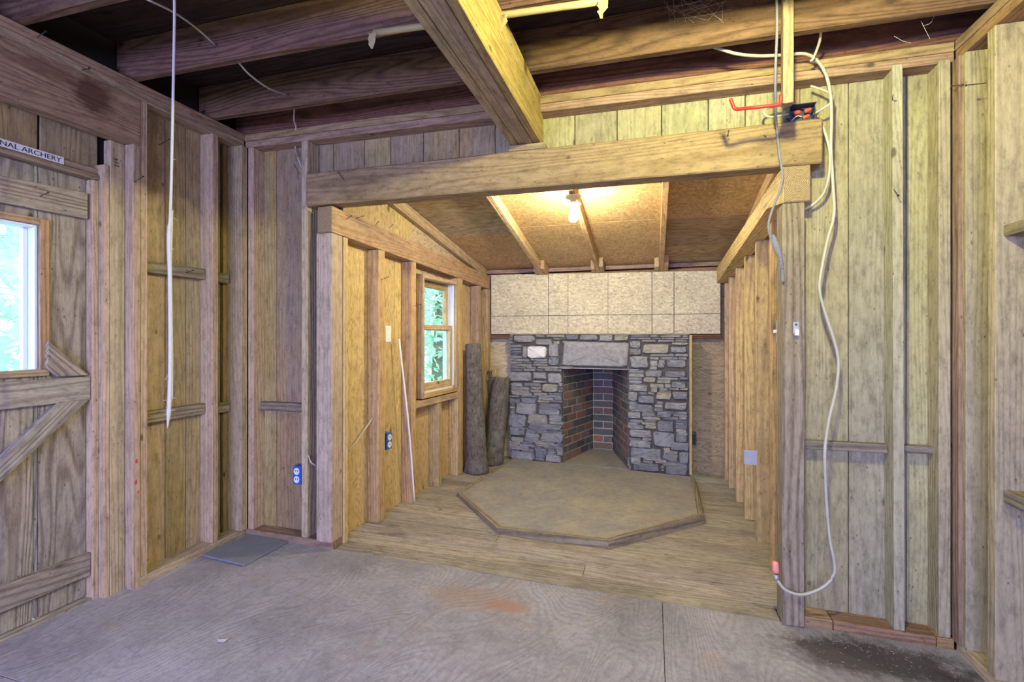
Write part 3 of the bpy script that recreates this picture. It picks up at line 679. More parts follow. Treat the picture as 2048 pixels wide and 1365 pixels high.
for i in range(len(ring)-1):
    a, b, c, d = ring[i], ring[i+1], inn[i+1], inn[i]
    bm = bmesh.new(); lo = [bm.verts.new((p.x, p.y, fz(p.x)-.002)) for p in (a, b, c, d)]; hi = [bm.verts.new((p.x, p.y, hz)) for p in (a, b, c, d)]
    bm.faces.new(lo[::-1]); bm.faces.new(hi)
    for j in range(4): bm.faces.new((lo[j], lo[(j+1) % 4], hi[(j+1) % 4], hi[j]))
    bmesh.ops.bevel(bm, geom=list(bm.edges), offset=.0015, segments=1, affect='EDGES')
    bm_obj('border_board', bm, WEATH, he, axis=b-a)
slab = [p for p in inn]
bm = bmesh.new(); lo = [bm.verts.new((p.x, p.y, fz(p.x)-.001)) for p in slab]; hi = [bm.verts.new((p.x, p.y, hz-.004)) for p in slab]
bm.faces.new(lo[::-1]); bm.faces.new(hi)
for j in range(len(slab)): bm.faces.new((lo[j], lo[(j+1) % len(slab)], hi[(j+1) % len(slab)], hi[j]))
bm_obj('slab', bm, CONC, he)

# ================================================================== FIREPLACE
F0, F1 = Vector((-1.365, 4.73, 0)), Vector((.31, 4.56, 0)); ft = (F1-F0).normalized()
FP = Wall((F0.x, F0.y), (ft.x, ft.y), (ft.y, -ft.x))
fp = empty('fireplace', (-.5, 4.75, hz), 'dry-stacked grey stone fireplace with an open brick firebox', 'fireplace')
FP.root = fp
oL, oR, oT = FP.T(1124), FP.T(1255), FP.Z(1190, 737)
fw = (F1-F0).length; ztop = 1.232
bm = bmesh.new()
for q in ([(0, hz-.004), (oL, hz-.004), (oL, ztop), (0, ztop)], [(oR, hz-.004), (fw, hz-.004), (fw, ztop), (oR, ztop)], [(oL, oT), (oR, oT), (oR, ztop), (oL, ztop)]): hexa(bm, FP, [(t, z if z > .1 else -.075) for t, z in q], -.14, -.012)
bm_obj('mortar_core', bm, CORE, fp)
def stone(u0, u1, v0, v1, big, mat=None, depth=None, ex=None):
    ta, za = FP.tz(u0, v1); tb, zb_ = FP.tz(u1, v0); cx, cz = (ta+tb)/2, (za+zb_)/2; hw, hh = (tb-ta)/2*.985, (zb_-za)/2*.97
    n = 16 if big else 11; pr = depth if depth else (random.uniform(.008, .024) if big else random.uniform(-.004, .014))
    bm = bmesh.new(); out = []
    ex = ex or random.uniform(.16, .40); sk = random.uniform(-.12, .12)
    for i in range(n):
        a = 2*math.pi*(i+.5)/n; ca, sa = math.cos(a), math.sin(a)
        j = random.uniform(.88, 1.03)
        out.append((math.copysign(abs(ca)**ex, ca)*j, math.copysign(abs(sa)**ex, sa)*random.uniform(.86, 1.04)))
    def ringv(s, nn, jn=0): return [bm.verts.new(FP.p(cx+(x+sk*y*min(1, hh/hw))*hw*(1-(1-s)*min(1, .5*hh/hw+.25)), nn+random.uniform(-jn, jn), cz+y*hh*(1-(1-s)*.7))) for x, y in out]
    R = [ringv(1, -.06), ringv(1, pr-.012), ringv(.88, pr, .004), ringv(.55, pr+.002, .007)]
    for A, B in zip(R, R[1:]):
        for i in range(n): bm.faces.new((A[i], A[(i+1) % n], B[(i+1) % n], B[i]))
    c = bm.verts.new(FP.p(cx, pr+.003, cz))
    for i in range(n): bm.faces.new((R[-1][i], R[-1][(i+1) % n], c))
    o = bm_obj('stone', bm, mat or STONE, fp, smooth=False)
    return o
BIG = [(1055, 1094, 692, 717), (1097, 1118, 688, 714), (1097, 1119, 714, 731), (1045, 1055, 692, 717), (1027, 1070, 671, 685), (1071, 1105, 679, 691), (1131, 1158, 669, 680),
 (1160, 1196, 670, 681), (1198, 1226, 670, 683), (1228, 1258, 670, 682), (1016, 1063, 744, 763), (1065, 1092, 745, 758), (1095, 1124, 747, 767), (1084, 1116, 769, 784), (1031, 1074, 807, 829), (1016, 1053, 829, 854), (1055, 1096, 830, 849),
 (1075, 1124, 808, 819), (1076, 1121, 820, 829.5), (1019, 1040, 797, 806.5), (1041, 1073, 797, 806.5), (1057, 1126, 850, 858), (1020, 1050, 855, 870), (1081, 1127, 867, 884), (1091, 1122, 912, 924), (1023, 1069, 905, 918),
 (1119, 1147, 733.2, 738), (1260, 1282, 682, 696), (1259, 1283, 696.5, 711), (1260, 1298, 711.5, 737), (1284, 1340, 688, 708), (1341, 1374, 694, 706), (1332, 1373, 720, 735), (1299, 1316, 721, 734), (1316, 1330, 727, 736), (1291, 1325, 741, 754),
 (1328, 1372, 743, 755), (1287, 1312, 755, 765), (1256, 1297, 770, 783), (1301, 1316, 774, 785), (1343, 1372, 764, 776), (1311, 1344, 785.5, 799), (1345, 1376, 784, 798), (1256, 1276, 784, 802), (1277, 1310, 792, 806), (1256, 1307, 810, 823),
 (1256, 1282, 824, 836), (1283, 1311, 824, 834), (1328, 1375, 806, 819), (1315, 1349, 843, 863), (1306, 1350, 863.5, 893), (1351, 1375, 871, 885), (1258, 1304, 861, 874), (1258, 1304, 883, 894), (1259, 1325, 898, 914), (1261, 1283, 914.5, 928), (1264, 1321, 928.5, 940), (1330, 1376, 933, 948), (1358, 1378, 905, 927), (1342, 1378, 886, 900)]
for b in BIG: stone(*b, True, STONEW if b[0] == 1055 and b[2] == 692 else None, .028 if b[0] == 1055 and b[2] == 692 else None)
LINT = (1121, 1258, 682, 733)
lo_ = stone(*LINT, True, None, .022, .12); lo_.name = 'lintel_stone'; lo_['label'] = 'broad flat lintel stone over the firebox'
ALLB = BIG+[LINT]
def fill(u0, u1, v0, v1f):
    v = v0
    while v < v1f-2:
        h = random.choice((4, 5, 5.5, 6.5, 8)); h = min(h, v1f-v); c = v+h/2
        cuts = sorted([(a-1, b+1) for a, b, p, q in ALLB if p-1.8 < c < q+1.8 and b > u0 and a < u1]); x = u0+random.uniform(-3, 1.5)
        free = []
        for a, b in cuts:
            if a-x > 4: free.append((x, a))
            x = max(x, b)
        if u1-x > 4: free.append((x, u1+random.uniform(-1.5, 2)))
        for a, b in free:
            x = a
            while b-x > 3:
                wd = random.uniform(16, 52)
                if b-x-wd < 12: wd = b-x
                stone(x+.3, x+wd-.3, v+.25, v+h-.25, False); x += wd
        v += h
fill(1020, 1125, 670, 921); fill(1257, 1376, 670, 944); fill(1119, 1259, 669.5, 681.5)
FP.box('lintel_bar', GALV, oL-.09, oR+.10, oT-.008, oT, -.10, .004, 't')
FP.box('edge_strip', NEWW, fw+.0, fw+.022, hz, ztop, -.03, .01, 'z')
FP.box('cap_strip', WEATH, .0, fw, ztop, ztop+.008, -.10, .002, 't')
# firebox bricks
c1 = at_z(1128.5, 924, hz); c2 = at_z(1187, 897, hz); c3 = at_z(1224.5, 900, hz); c4 = at_z(1256.5, 927, hz)
c1 = FP.p(oL+.004, -.03, 0); c4 = FP.p(oR-.004, -.03, 0)
def brickwall(a, b, flip, L=.195, offs=.0, hgt=.92):
    d = Vector((b.x-a.x, b.y-a.y, 0)); ln = d.length; d.normalize(); n = Vector((d.y, -d.x, 0))*(1 if flip else -1)
    Wb = Wall((a.x, a.y), (d.x, d.y), (n.x, n.y)); Wb.root = fp
    Wb.box('mortar_bed', MORTAR, -.01, ln+.01, hz-.003, hgt, -.10, -.006, 't', bevel=0)
    z = hz+.002; r = 0
    while z < hgt-.02:
        t = -(L/2) * (r % 2)-offs
        while t < ln:
            p, q = max(t, .002), min(t+L-.010, ln-.002)
            if q-p > .02: Wb.box('brick', BRICK, p, q, z, min(z+.064, hgt), -.07, random.uniform(-.002, .002), 't', bevel=.003)
            t += L
        z += .0745; r += 1
brickwall(c1, c2, True); brickwall(c2, c3, True, offs=-.0, L=.22); brickwall(c3, c4, True, offs=.04)
bm = bmesh.new(); z0 = .93
tv = [FP.p(oL-.05, -.0, 0), FP.p(oR+.05, -.0, 0), Vector((c3.x+.1, c3.y+.12, 0)), Vector((c2.x-.1, c2.y+.12, 0))]
for zz in (1.05,):
    lo = [bm.verts.new((p.x, p.y, zz)) for p in tv]; hi = [bm.verts.new((p.x, p.y, zz+.05)) for p in tv]
    bm.faces.new(lo[::-1]); bm.faces.new(hi)
    for j in range(4): bm.faces.new((lo[j], lo[(j+1) % 4], hi[(j+1) % 4], hi[j]))
bm_obj('light_block_lid', bm, CORE, fp)  # unseen slab added over the firebox to block light
ff = [FP.p(oL-.02, -.002, 0), FP.p(oR+.02, -.002, 0), Vector((c3.x+.05, c3.y+.08, 0)), Vector((c2.x-.05, c2.y+.08, 0))]
prism('firebox_floor', CONC, fp, [(p.x, p.y, hz-.05) for p in ff], (0, 0, .045), (1, 0, 0), 0)
def brick_gap(a, b):
    d = (b-a).normalized(); n = Vector((d.y, -d.x, 0)); return prism('light_block_side', CORE, fp, [(*(a+n*.0).xy, .90), (*(b).xy, .90), (*b.xy, 1.06), (*a.xy, 1.06)], -n*.08, (0, 0, 1), 0)  # unseen strips added above the bricks to block light
for a, b in ((c1, c2), (c2, c3), (c3, c4)): brick_gap(Vector((a.x, a.y, 0)), Vector((b.x, b.y, 0)))

# ================================================================== LOGS
def log(base, top, r0, r1, label, lean_cut=0, seedv=0., parts=True):
    base, top = Vector(base), Vector(top); d = top-base; L = d.length; d.normalize()
    rt = empty('log', base, label, 'log', 'firewood logs standing by the fireplace')
    x = Vector((0, 1, 0)).cross(d).normalized(); y = d.cross(x); seg, nr = 32, 44; bm = bmesh.new(); R = []
    for i in range(nr+1):
        f = i/nr; row = []
        for q in range(seg):
            a = 2*math.pi*q/seg; r = r0+(r1-r0)*f
            r *= 1+.10*noise.noise(Vector((math.cos(a)*1.5, math.sin(a)*1.5, f*3+seedv)))+.07*noise.noise(Vector((math.cos(a)*6, math.sin(a)*6, f*22+seedv)))
            if f < .12: r *= 1+.25*(.12-f)/.12*max(0, math.sin(a*2+seedv))
            h = f*L
            if i == nr: h += .02*noise.noise(Vector((math.cos(a)*3, math.sin(a)*3, seedv)))
            if i == 0: h = max(0, (-d.x*math.cos(a)*0))
            p = base+d*h+(x*math.cos(a)+y*math.sin(a))*r
            if p.z < base.z: p.z = base.z
            row.append(bm.verts.new(p))
        R.append(row)
    for A, B in zip(R, R[1:]):
        for q in range(seg): bm.faces.new((A[q], A[(q+1) % seg], B[(q+1) % seg], B[q]))
    bm.faces.new(R[0][::-1]); bm.faces.new(R[-1])
    bm_obj('bark', bm, BARK, rt, axis=d, smooth=True)
    lathe('cut_end', ENDG, rt, top-d*.002, d, [(r1*.84, 0), (r1*.82, .010), (r1*.4, .012)], 24)
    return rt
zl = fz(-1.55)
bl = fl(948, 950); g1 = hit(941, 690, (0, 1, 0), bl.y+.06)
log((bl.x, bl.y+.07, zl), (g1.x, bl.y+.12, g1.z), .095, .072, 'tall bark-covered log standing upright beside the alcove window', 0, 1.3)
q2 = Vector((-1.49, 4.56, fz(-1.47))); t2 = at_y(1002, 757, 4.60)
log(q2, (t2.x, 4.62, t2.z), .100, .085, 'shorter bark-covered log leaning beside the stone pillar', 0, 5.1)
q3 = Vector((-1.535, 4.71, fz(-1.5))); t3 = at_y(981, 742, 4.70)
lg = log(q3, (t3.x, 4.71, t3.z), .033, .030, 'splintered narrow log squeezed between the two thicker logs', 0, 9.4)
for k in range(4):
    b = Vector((t3.x-.03+.02*k, 4.70, t3.z-.09)); lathe('splinter', NEWW, lg, b, (.25, 0, 1), [(.012, 0), (.011, .08), (.004, .13+.02*(k % 2))], 6, False)

# ================================================================== LAMPS
def bulb_lamp(name, base, label, power, col, drop):
    base = Vector(base); r = empty(name, base, label, 'lamp')
    lathe('canopy', PORC, r, base, (0, 0, -1), [(.050, 0), (.052, .006), (.045, .016), (.022, .022), (.020, drop-.07)], 24)
    lathe('shade_ring', PORC, r, base-Vector((0, 0, drop-.075)), (0, 0, -1), [(.020, 0), (.048, .008), (.052, .014), (.047, .016), (.026, .010), (.024, .03)], 28)
    lathe('socket', GALV, r, base-Vector((0, 0, drop-.055)), (0, 0, -1), [(.020, 0), (.019, .02), (.014, .024)], 20)
    lathe('bulb', plain(name+'_bulb_glass', (1, 1, 1), .3, 0, col, power/(math.pi*.0115)), r, base-Vector((0, 0, drop-.032)), (0, 0, -1), [(.013, 0), (.014, .012), (.022, .03), (.029, .05), (.030, .06), (.026, .075), (.015, .086), (.004, .089)], 12)
    return r
bulb_lamp('ceiling_lamp', (.30, 1.34, 2.449), 'bare bulb lamp hanging under a joist of the main room, just above the view', 68, (1.0, .96, .34), .09)
lz = roof_z(3.2)
bulb_lamp('alcove_lamp', (-.497, 3.2, lz), 'lit bare bulb in a white ring socket under an alcove rafter', 41, (1.0, .90, .60), .115)

# ================================================================== SIGN, HANDWRITING
def text_mesh(name, body, mat, parent, loc, R, size, fit=None, extr=.0004):
    cu = bpy.data.curves.new(name, 'FONT'); cu.body = body; cu.size = size; cu.extrude = extr; cu.resolution_u = 3
    to = bpy.data.objects.new(name+'_tmp', cu); C.objects.link(to); bpy.context.view_layer.update()
    dg = bpy.context.evaluated_depsgraph_get(); me = bpy.data.meshes.new_from_object(to.evaluated_get(dg))
    bpy.data.objects.remove(to); bpy.data.curves.remove(cu)
    xs = [v.co.x for v in me.vertices]; ys = [v.co.y for v in me.vertices]
    if fit:
        a = fit[0]/(max(xs)-min(xs)); b = fit[1]/(max(ys)-min(ys)); x0, y0 = min(xs), min(ys)
        for v in me.vertices: v.co.x = (v.co.x-x0)*a; v.co.y = (v.co.y-y0)*b
    me.materials.clear()
    return link(name, me, mat, parent, Matrix.Translation(loc) @ R.to_4x4())
R_LEFT = Matrix(((0, 0, 1), (1, 0, 0), (0, 1, 0)))      # text x -> +Y, y -> +Z, normal -> +X
sn = -.084
s0 = (WL.T(-4, sn), WL.Z(-4, 285.5, sn)); s1_ = (WL.T(127.5, sn), WL.Z(127.5, 311, sn)); zS0, zS1 = 1.9735, 2.001
sg = empty('sign_strip', WL.p((s0[0]+s1_[0])/2, sn, zS0), 'white sticker strip reading NAL ARCHERY above the plank door', 'sign')
WL.box('strip', SIGNW, s0[0]-.005, s1_[0], zS0, zS1+.004, sn-.0008, sn+.0008, 't', sg, 0)
text_mesh('lettering', 'NAL ARCHERY', INK, sg, WL.p(s0[0]+.006, sn+.001, zS0+.006), R_LEFT, .02, (s1_[0]-s0[0]-.016, .0195))
for i, tx in enumerate(('8x10', '11x14', '15x18')):
    h = WL.at(228+i*.8, 319+i*6.5, -.0455); text_mesh('handwriting', tx, INK, WL.root, h, R_LEFT, .014, (.016+.003*(i > 0), .0075))
# red paint marks on studs
def dab(W, u, v, n, rt, rz):
    c = W.at(u, v, n); bm = bmesh.new(); k = 14
    vs = [bm.verts.new(c+W.n*.0006+W.t*(rt*math.cos(a)*random.uniform(.7, 1.15))+Vector((0, 0, rz*math.sin(a)*random.uniform(.7, 1.15)))) for a in [2*math.pi*i/k for i in range(k)]]
    bm.faces.new(vs); return bm_obj('paint_mark', bm, REDPAINT, W.root)
dab(WL, 273, 923, .0042, .006, .012); dab(WL, 272, 965, .0042, .006, .014); dab(WL, 276, 985, .0042, .005, .009); dab(WL, 486, 705, .0004, .012, .05)

# ================================================================== SMALL THINGS ON THE LEFT
tp = [fl(403, 1113.6, .003), fl(488, 1133.5, .003), fl(577.7, 1085.4, .003), fl(496, 1073, .003)]
tag(prism('floor_sheet', SLATE, None, tp, (0, 0, .011), (1, 0, 0), .0015), 'flat blue-grey slate sheet lying on the floor in the left corner', 'slate sheet')
pc = fl(441, 1284); bm = bmesh.new()
pv = [bm.verts.new(pc+Vector((x, y, z+.001))) for x, y, z in ((-.03, .012, .0), (-.005, .004, .006), (.022, .02, .003), (.04, .012, .014), (.018, -.004, .001), (.005, -.012, .004), (-.008, -.006, 0))]
bm.faces.new(pv[:3]+pv[4:]); bm.faces.new((pv[2], pv[3], pv[4]))
r = bmesh.ops.solidify(bm, geom=list(bm.faces), thickness=.0008)
tag(bm_obj('paper_scrap', bm, PAPER), 'torn white paper scrap on the floor near the door', 'paper')
# pull cord hanging from a joist
hx, hy = -1.625, 1.34
def cordp(v, du=0, dy=0): p = at_y(345+du, v, hy+dy); return p
pts = [Vector((hx, hy, 2.452))]+[at_y(u, v, hy) for u, v in ((349, 10), (347, 150), (344, 300), (341, 420), (338, 480), (340, 560), (341, 700), (339, 800), (335, 858))]
pc_ = empty('pull_cord', pts[0], 'frayed white cotton cord hanging from a ceiling joist', 'cord')
tube('strand', ROPE_W, pts, lambda f: .0045 if f < .5 else .0065 if f < .93 else .0065*(1-f)/.07+.001, pc_, 8)
tube('strand', ROPE_W, [p+Vector((.004*math.sin(i*2.1), .006, 0)) for i, p in enumerate(pts[4:-1])], .0035, pc_, 8)
for k in range(26):
    f = random.random(); i = 3+int(f*5.9); p = pts[i].lerp(pts[min(i+1, len(pts)-1)], random.random()); a = random.uniform(0, 6.28); L = random.uniform(.008, .028)
    d = Vector((math.cos(a), math.sin(a), random.uniform(-1.2, .6))).normalized()
    tube('frayed_thread', ROPE_W, [p, p+d*L*.5+Vector((0, 0, .003)), p+d*L], .0007, pc_, 3, 4)

def cable(name, pts, r, label, mat=CABLE, cat='cable'):
    return tag(tube(name, mat, pts, r), label, cat)
# cable through the joists on the left
A1 = at_y(432, 91, 1.768); A0 = at_y(293, -2, 1.37); B0 = at_y(474, 121, 1.815); B1 = at_y(576, 190, 2.218)
cable('electric_cable', [A0, at_y(350, 26, 1.5), at_y(395, 58, 1.65), A1], .0045, 'white cable drooping into the dark joist at upper left, left piece')
cable('electric_cable', [B0, at_y(500, 150, 1.9), at_y(540, 178, 2.05), B1], .0045, 'white cable drooping between two dark joists left of the beam')
cable('electric_cable', [at_y(589, 213, 2.30), at_y(588, 240, 2.39), at_y(592, 256, 2.44), at_y(590, 292, 2.51), at_y(596, 316, 2.49), at_y(604, 336, 2.50)], .0045, 'short white cable entering the wall plate beside the left post')
cable('electric_cable', [at_y(617, 911, 2.46), at_y(622, 925, 2.45), at_y(632, 932, 2.47)], .004, 'short white cable end beside the foot of the left post')

# receptacles
def outlet(W, u0, u1, v0, v1, n, box, face, label, kind='outlet', depth=.05, group=None):
    t0, zA = W.tz(u0, v1, n); t1, zB = W.tz(u1, v0, n); zA = W.Z((u0+u1)/2, v1, n); zB = W.Z((u0+u1)/2, v0, n)
    r = empty(kind+'_box', W.p((t0+t1)/2, n, zA), label, kind)
    W.box('box', box, t0, t1, zA, zB, n-depth, n, 'z', r, .002)
    cx = (t0+t1)/2; hw = (t1-t0)*.36; hh = (zB-zA)
    for k in ((.28, .72) if kind == 'outlet' else (.5,)):
        zc = zA+hh*k
        bm = bmesh.new(); vs = [W.p(cx+hw*math.cos(a), n+.0035, zc+min(hh*.19, hw*1.1)*math.sin(a)) for a in [2*math.pi*q/14 for q in range(14)]]
        f1 = [bm.verts.new(p) for p in vs]; f0 = [bm.verts.new(p-W.n*.004) for p in vs]; bm.faces.new(f1)
        for q in range(14): bm.faces.new((f0[q], f0[(q+1) % 14], f1[(q+1) % 14], f1[q]))
        rc = bm_obj('receptacle', bm, face, r)
        for dx in (-.35, .35):
            o = W.box('slot', BLACK, cx+hw*dx-.0022, cx+hw*dx+.0022, zc-hh*.02, zc+hh*.075, n+.003, n+.0042, 'z', rc, 0); o.matrix_parent_inverse = rc.matrix_world.inverted()
    return r
outlet(WF, 586, 601.5, 933, 970, -.03, BLUE, WHITEP, 'blue wall box with a white outlet in the front-left corner bay', depth=.055)
outlet(AL, 774, 784, 866, 899, -.02, BLUE, WHITEP, 'blue box outlet fixed to the alcove stud left of the window', depth=.06)
outlet(AL, 684, 694, 936, 968, -.05, BLACK, WHITEP, 'old black outlet low on the plywood behind the left post', depth=.03)
sw = empty('wall_switch', AL.at(774, 685, -.02), 'white cover box high on the alcove stud left of the window', 'switch box')
t0, t1 = AL.T(771, -.015), AL.T(782, -.015); z0, z1 = AL.Z(776, 685, -.015), AL.Z(776, 652, -.015)
AL.box('cover', WHITEP, t0, t1, z0, z1, -.06, -.012, 'z', sw, .004)
for z in (z0+.018, z1-.018): lathe('screw', GALV, sw, AL.p((t0+t1)/2, -.012, z), AL.n, [(.003, 0), (.003, .001), (.001, .0015)], 8)
rs = empty('switch_box', AR.at(1553, 690, .0), 'bright blue switch box beside the right post', 'switch box')
AR.box('box', BLUE, 2.66, 2.715, 1.19, 1.295, -.0, .028, 'z', rs, .002); AR.box('yoke', GALV, 2.667, 2.708, 1.185, 1.30, .028, .031, 'z', rs, .001); AR.box('toggle', WHITEP, 2.682, 2.693, 1.236, 1.252, .031, .047, 'z', rs, .002)
outlet(AR, 1380, 1388, 867, 890, .0, BLACK, WHITEP, 'small dark outlet box at the right edge of the fireplace') if False else None
ob = empty('outlet_box', (.345, 4.84, .18), 'small dark outlet box on the plywood right of the fireplace', 'outlet'); OB = Wall((.0, 4.868), (1, 0), (0, -1))
c_ = OB.tz(1386, 878, .04); OB.box('box', BLUEST, c_[0]-.028, c_[0]+.028, c_[1]-.06, c_[1]+.06, 0, .05, 'z', ob, .003); OB.box('cover', BLACK, c_[0]-.018, c_[0]+.018, c_[1]-.045, c_[1]+.045, .05, .054, 'z', ob, .002)
# steel plate on an alcove stud, bracket on the right post
y_s = 2.964
mp = prism('nail_plate', GALV, AR.root, [at_y(u, v, y_s-.0015) for u, v in ((1488, 929), (1514, 931), (1514, 902), (1488, 900))], (0, -.002, 0), (0, 0, 1), .0005)
tag(mp, 'grey steel plate')
br = empty('hook_bracket', at_y(1592, 671, 2.423), 'small galvanised bracket screwed to the right post', 'bracket'); BR = Wall((0, 2.4245), (1, 0), (0, -1))
t0, t1 = BR.T(1586), BR.T(1598); zb0, zb1 = BR.Z(1592, 672), BR.Z(1592, 644)
BR.box('plate', GALV, t0, t1, zb0+.01, zb1, 0, .002, 'z', br, .0006); BR.box('lip', WHITEP, t0+.004, t1-.003, zb0, zb0+.028, .002, .018, 'z', br, .002)
lathe('screw', NAILM, br, BR.p((t0+t1)/2, .002, zb1-.012), (0, -1, 0), [(.005, 0), (.004, .002), (.001, .003)], 10)
# conduit leaning in the alcove
ct = AL.at(798, 678, -.03); cbm = fl(829, 1006)
tag(tube('plastic_pipe', WHITEP, [cbm+Vector((0, 0, .006)), cbm.lerp(ct, .45)+Vector((.012, 0, 0)), ct], .007), 'thin white plastic pipe leaning against the alcove studs', 'pipe')
cable('flat_cable', [AL.at(688, 908, -.085), AL.at(708, 890, -.06), AL.at(728, 862, -.05), AL.at(747, 834, -.045)], .005, 'beige cable running from the plywood to a hole in the alcove stud')

# ================================================================== THINGS ON THE RIGHT
st = prism('hanging_strip', BEAMW, None, [(at_y(1562, 205, 2.215).x, 2.180, at_y(1573, 206, 2.18).z), (at_y(1583, 205, 2.215).x, 2.180, at_y(1573, 206, 2.18).z), (at_y(1583, 205, 2.215).x, 2.180, 2.62), (at_y(1562, 205, 2.215).x, 2.180, 2.62)], (0, .038, 0), (0, 0, 1), .002)
tag(st, 'narrow wooden strip hanging from a joist in front of the red hook', 'strip')
yh = 2.20
hk = [at_y(u, v, yh+dy) for u, v, dy in ((1461, 198, -.02), (1465, 208, -.02), (1472, 218, -.02), (1500, 216, 0), (1530, 213, 0), (1555, 210, .0), (1561, 206, 0), (1562, 190, 0))]
hh_ = empty('utility_hook', hk[-1], 'long red coated steel hook fixed to the hanging strip', 'hook')
tube('rod', RED, hk, .0074, hh_, 5); lathe('screw_tip', NAILM, hh_, at_y(1561, 200, yh), (1, 0, 0), [(.004, 0), (.004, .02), (.001, .024)], 8)
# junction box with red connectors standing on the header
JB = Wall((0, 2.455), (1, 0), (0, -1)); jt0, jt1 = JB.T(1579), JB.T(1631); jz0 = 2.1735
jb = empty('junction_box', JB.p((jt0+jt1)/2, 0, jz0), 'open steel junction box with red wire connectors on the header', 'junction box')
jz1 = jz0+.074
for a in ((jt0, jt1, jz0, jz0+.003, -.05, .012, 't'), (jt0, jt1, jz1-.003, jz1, -.05, .018, 't'), (jt0, jt0+.003, jz0+.003, jz1-.003, -.05, .0, 'z'), (jt1-.003, jt1, jz0+.003, jz1-.003, -.05, .0, 'z'), (jt0, jt1, jz0, jz1, -.053, -.05, 'z')):
    JB.box('box_side', BLUEST, *a[:6], a[6], jb, 0)
for tx, zx, rot in ((.018, .045, .1), (.062, .047, .3), (.055, .018, .35)):
    lathe('wire_connector', REDN, jb, JB.p(jt0+tx, -.008, jz0+zx), (1, 0, rot), [(.0085, 0), (.009, .006), (.008, .022), (.004, .030)], 10)
tube('wire', BLACK, [JB.p(jt0+.05, -.01, jz0+.06), JB.p(jt0+.10, -.005, jz0+.055), JB.p(jt0+.10, -.005, jz0+.03), JB.p(jt0+.085, -.01, jz0+.02)], .002, jb, 5, 6)
tube('wire', WHITEP, [JB.p(jt0+.01, -.01, jz0+.012), JB.p(jt0+.03, -.004, jz0+.028), JB.p(jt0+.05, -.008, jz0+.026)], .002, jb, 5, 6)
lathe('clamp', GALV, jb, JB.p(jt1, -.02, jz0+.04), (1, 0, 0), [(.012, 0), (.012, .012), (.009, .016)], 12); lathe('clamp', BLUEST, jb, JB.p(jt0, -.02, jz0+.018), (-1, 0, 0), [(.011, 0), (.011, .012), (.008, .016)], 12)
r_ = .0052
cable('electric_cable', [at_y(1628, 228, 2.47), at_y(1645, 218, 2.44), at_y(1662, 205, 2.43), at_y(1663, 190, 2.44), at_y(1645, 180, 2.46), at_y(1621, 172, 2.47)], r_, 'pale green cable looping from the junction box up into the wall plate')
cable('electric_cable', [at_y(1578, 228, 2.47), at_y(1560, 232, 2.46), at_y(1540, 234, 2.45), at_y(1528, 228, 2.45), at_y(1530, 219, 2.45), at_y(1545, 213, 2.46), at_y(1572, 211, 2.48), at_y(1590, 207, 2.52)], .0055, 'small cable loop on the left side of the junction box')
main = [(1408, 88, 2.255), (1440, 98, 2.29), (1475, 108, 2.31), (1520, 112, 2.33), (1570, 110, 2.35), (1610, 108, 2.37), (1635, 122, 2.39), (1652, 150, 2.41), (1661, 190, 2.42), (1663, 240, 2.44), (1662, 300, 2.46), (1666, 370, 2.47), (1668, 430, 2.46),
        (1655, 480, 2.45), (1643, 540, 2.44), (1639, 580, 2.44), (1650, 625, 2.45), (1668, 680, 2.45), (1677, 725, 2.45), (1672, 780, 2.44), (1658, 840, 2.42), (1650, 900, 2.385), (1651, 960, 2.40), (1654, 1020, 2.41), (1660, 1080, 2.41), (1667, 1115, 2.41), (1669, 1145, 2.41), (1655, 1168, 2.41), (1630, 1183, 2.41), (1600, 1190, 2.405), (1572, 1181, 2.405), (1556, 1163, 2.41), (1551, 1150, 2.42)]
mc = empty('power_cable', at_y(1664, 300, 2.45), 'long white cable hanging down the siding beside the right post', 'cable')
tube('cable', CABLE, [at_y(*p) for p in main], .0066, mc, 5, 10)
lathe('end_cap', PINK, mc, at_y(1552, 1146, 2.42), (-.05, 0, 1), [(.013, 0), (.014, .01), (.013, .04), (.010, .048)], 14)
lathe('end_clamp', GALV, mc, at_y(1553, 1160, 2.415), (-.1, 0, 1), [(.012, 0), (.013, .008), (.011, .022)], 12)
cable('electric_cable', [at_y(1642, 58, 2.27), at_y(1640, 80, 2.32), at_y(1632, 104, 2.36), at_y(1626, 118, 2.36), at_y(1622, 122, 2.37), at_y(1627, 124, 2.39), at_y(1633, 119, 2.39)], .0055, 'short cable dropping from the joist and knotted round the long cable')
cable('electric_cable', [at_y(1643, 247, 2.47), at_y(1653, 275, 2.46), at_y(1660, 310, 2.46), at_y(1658, 350, 2.46), at_y(1648, 385, 2.48), at_y(1628, 408, 2.50), at_y(1606, 421, 2.52)], .006, 'pale cable curving behind the right end of the header beam')
rp_ = [(1553, -40, 2.175), (1554, 60, 2.18), (1551, 140, 2.20), (1551, 215, 2.30), (1554, 260, 2.412), (1559, 310, 2.415), (1565, 350, 2.415), (1560, 380, 2.40), (1550, 405, 2.40), (1540, 435, 2.40), (1537, 455, 2.40), (1542, 478, 2.41), (1548, 495, 2.412)]
rr = empty('hanging_rope', at_y(1556, 300, 2.41), 'thin grey-blue rope hanging over the header with a frayed end', 'rope')
tube('rope', ROPE_B, [at_y(*p) for p in rp_], .0052, rr, 6, 8)
tube('frayed_end', ROPE_B, [at_y(*p) for p in ((1546, 470, 2.41), (1551, 488, 2.41), (1557, 505, 2.41), (1562, 520, 2.412), (1565, 545, 2.415), (1566, 565, 2.418))], lambda f: .006+.011*math.sin(min(1, f*1.5)*math.pi)*(1-f), rr, 6, 8)
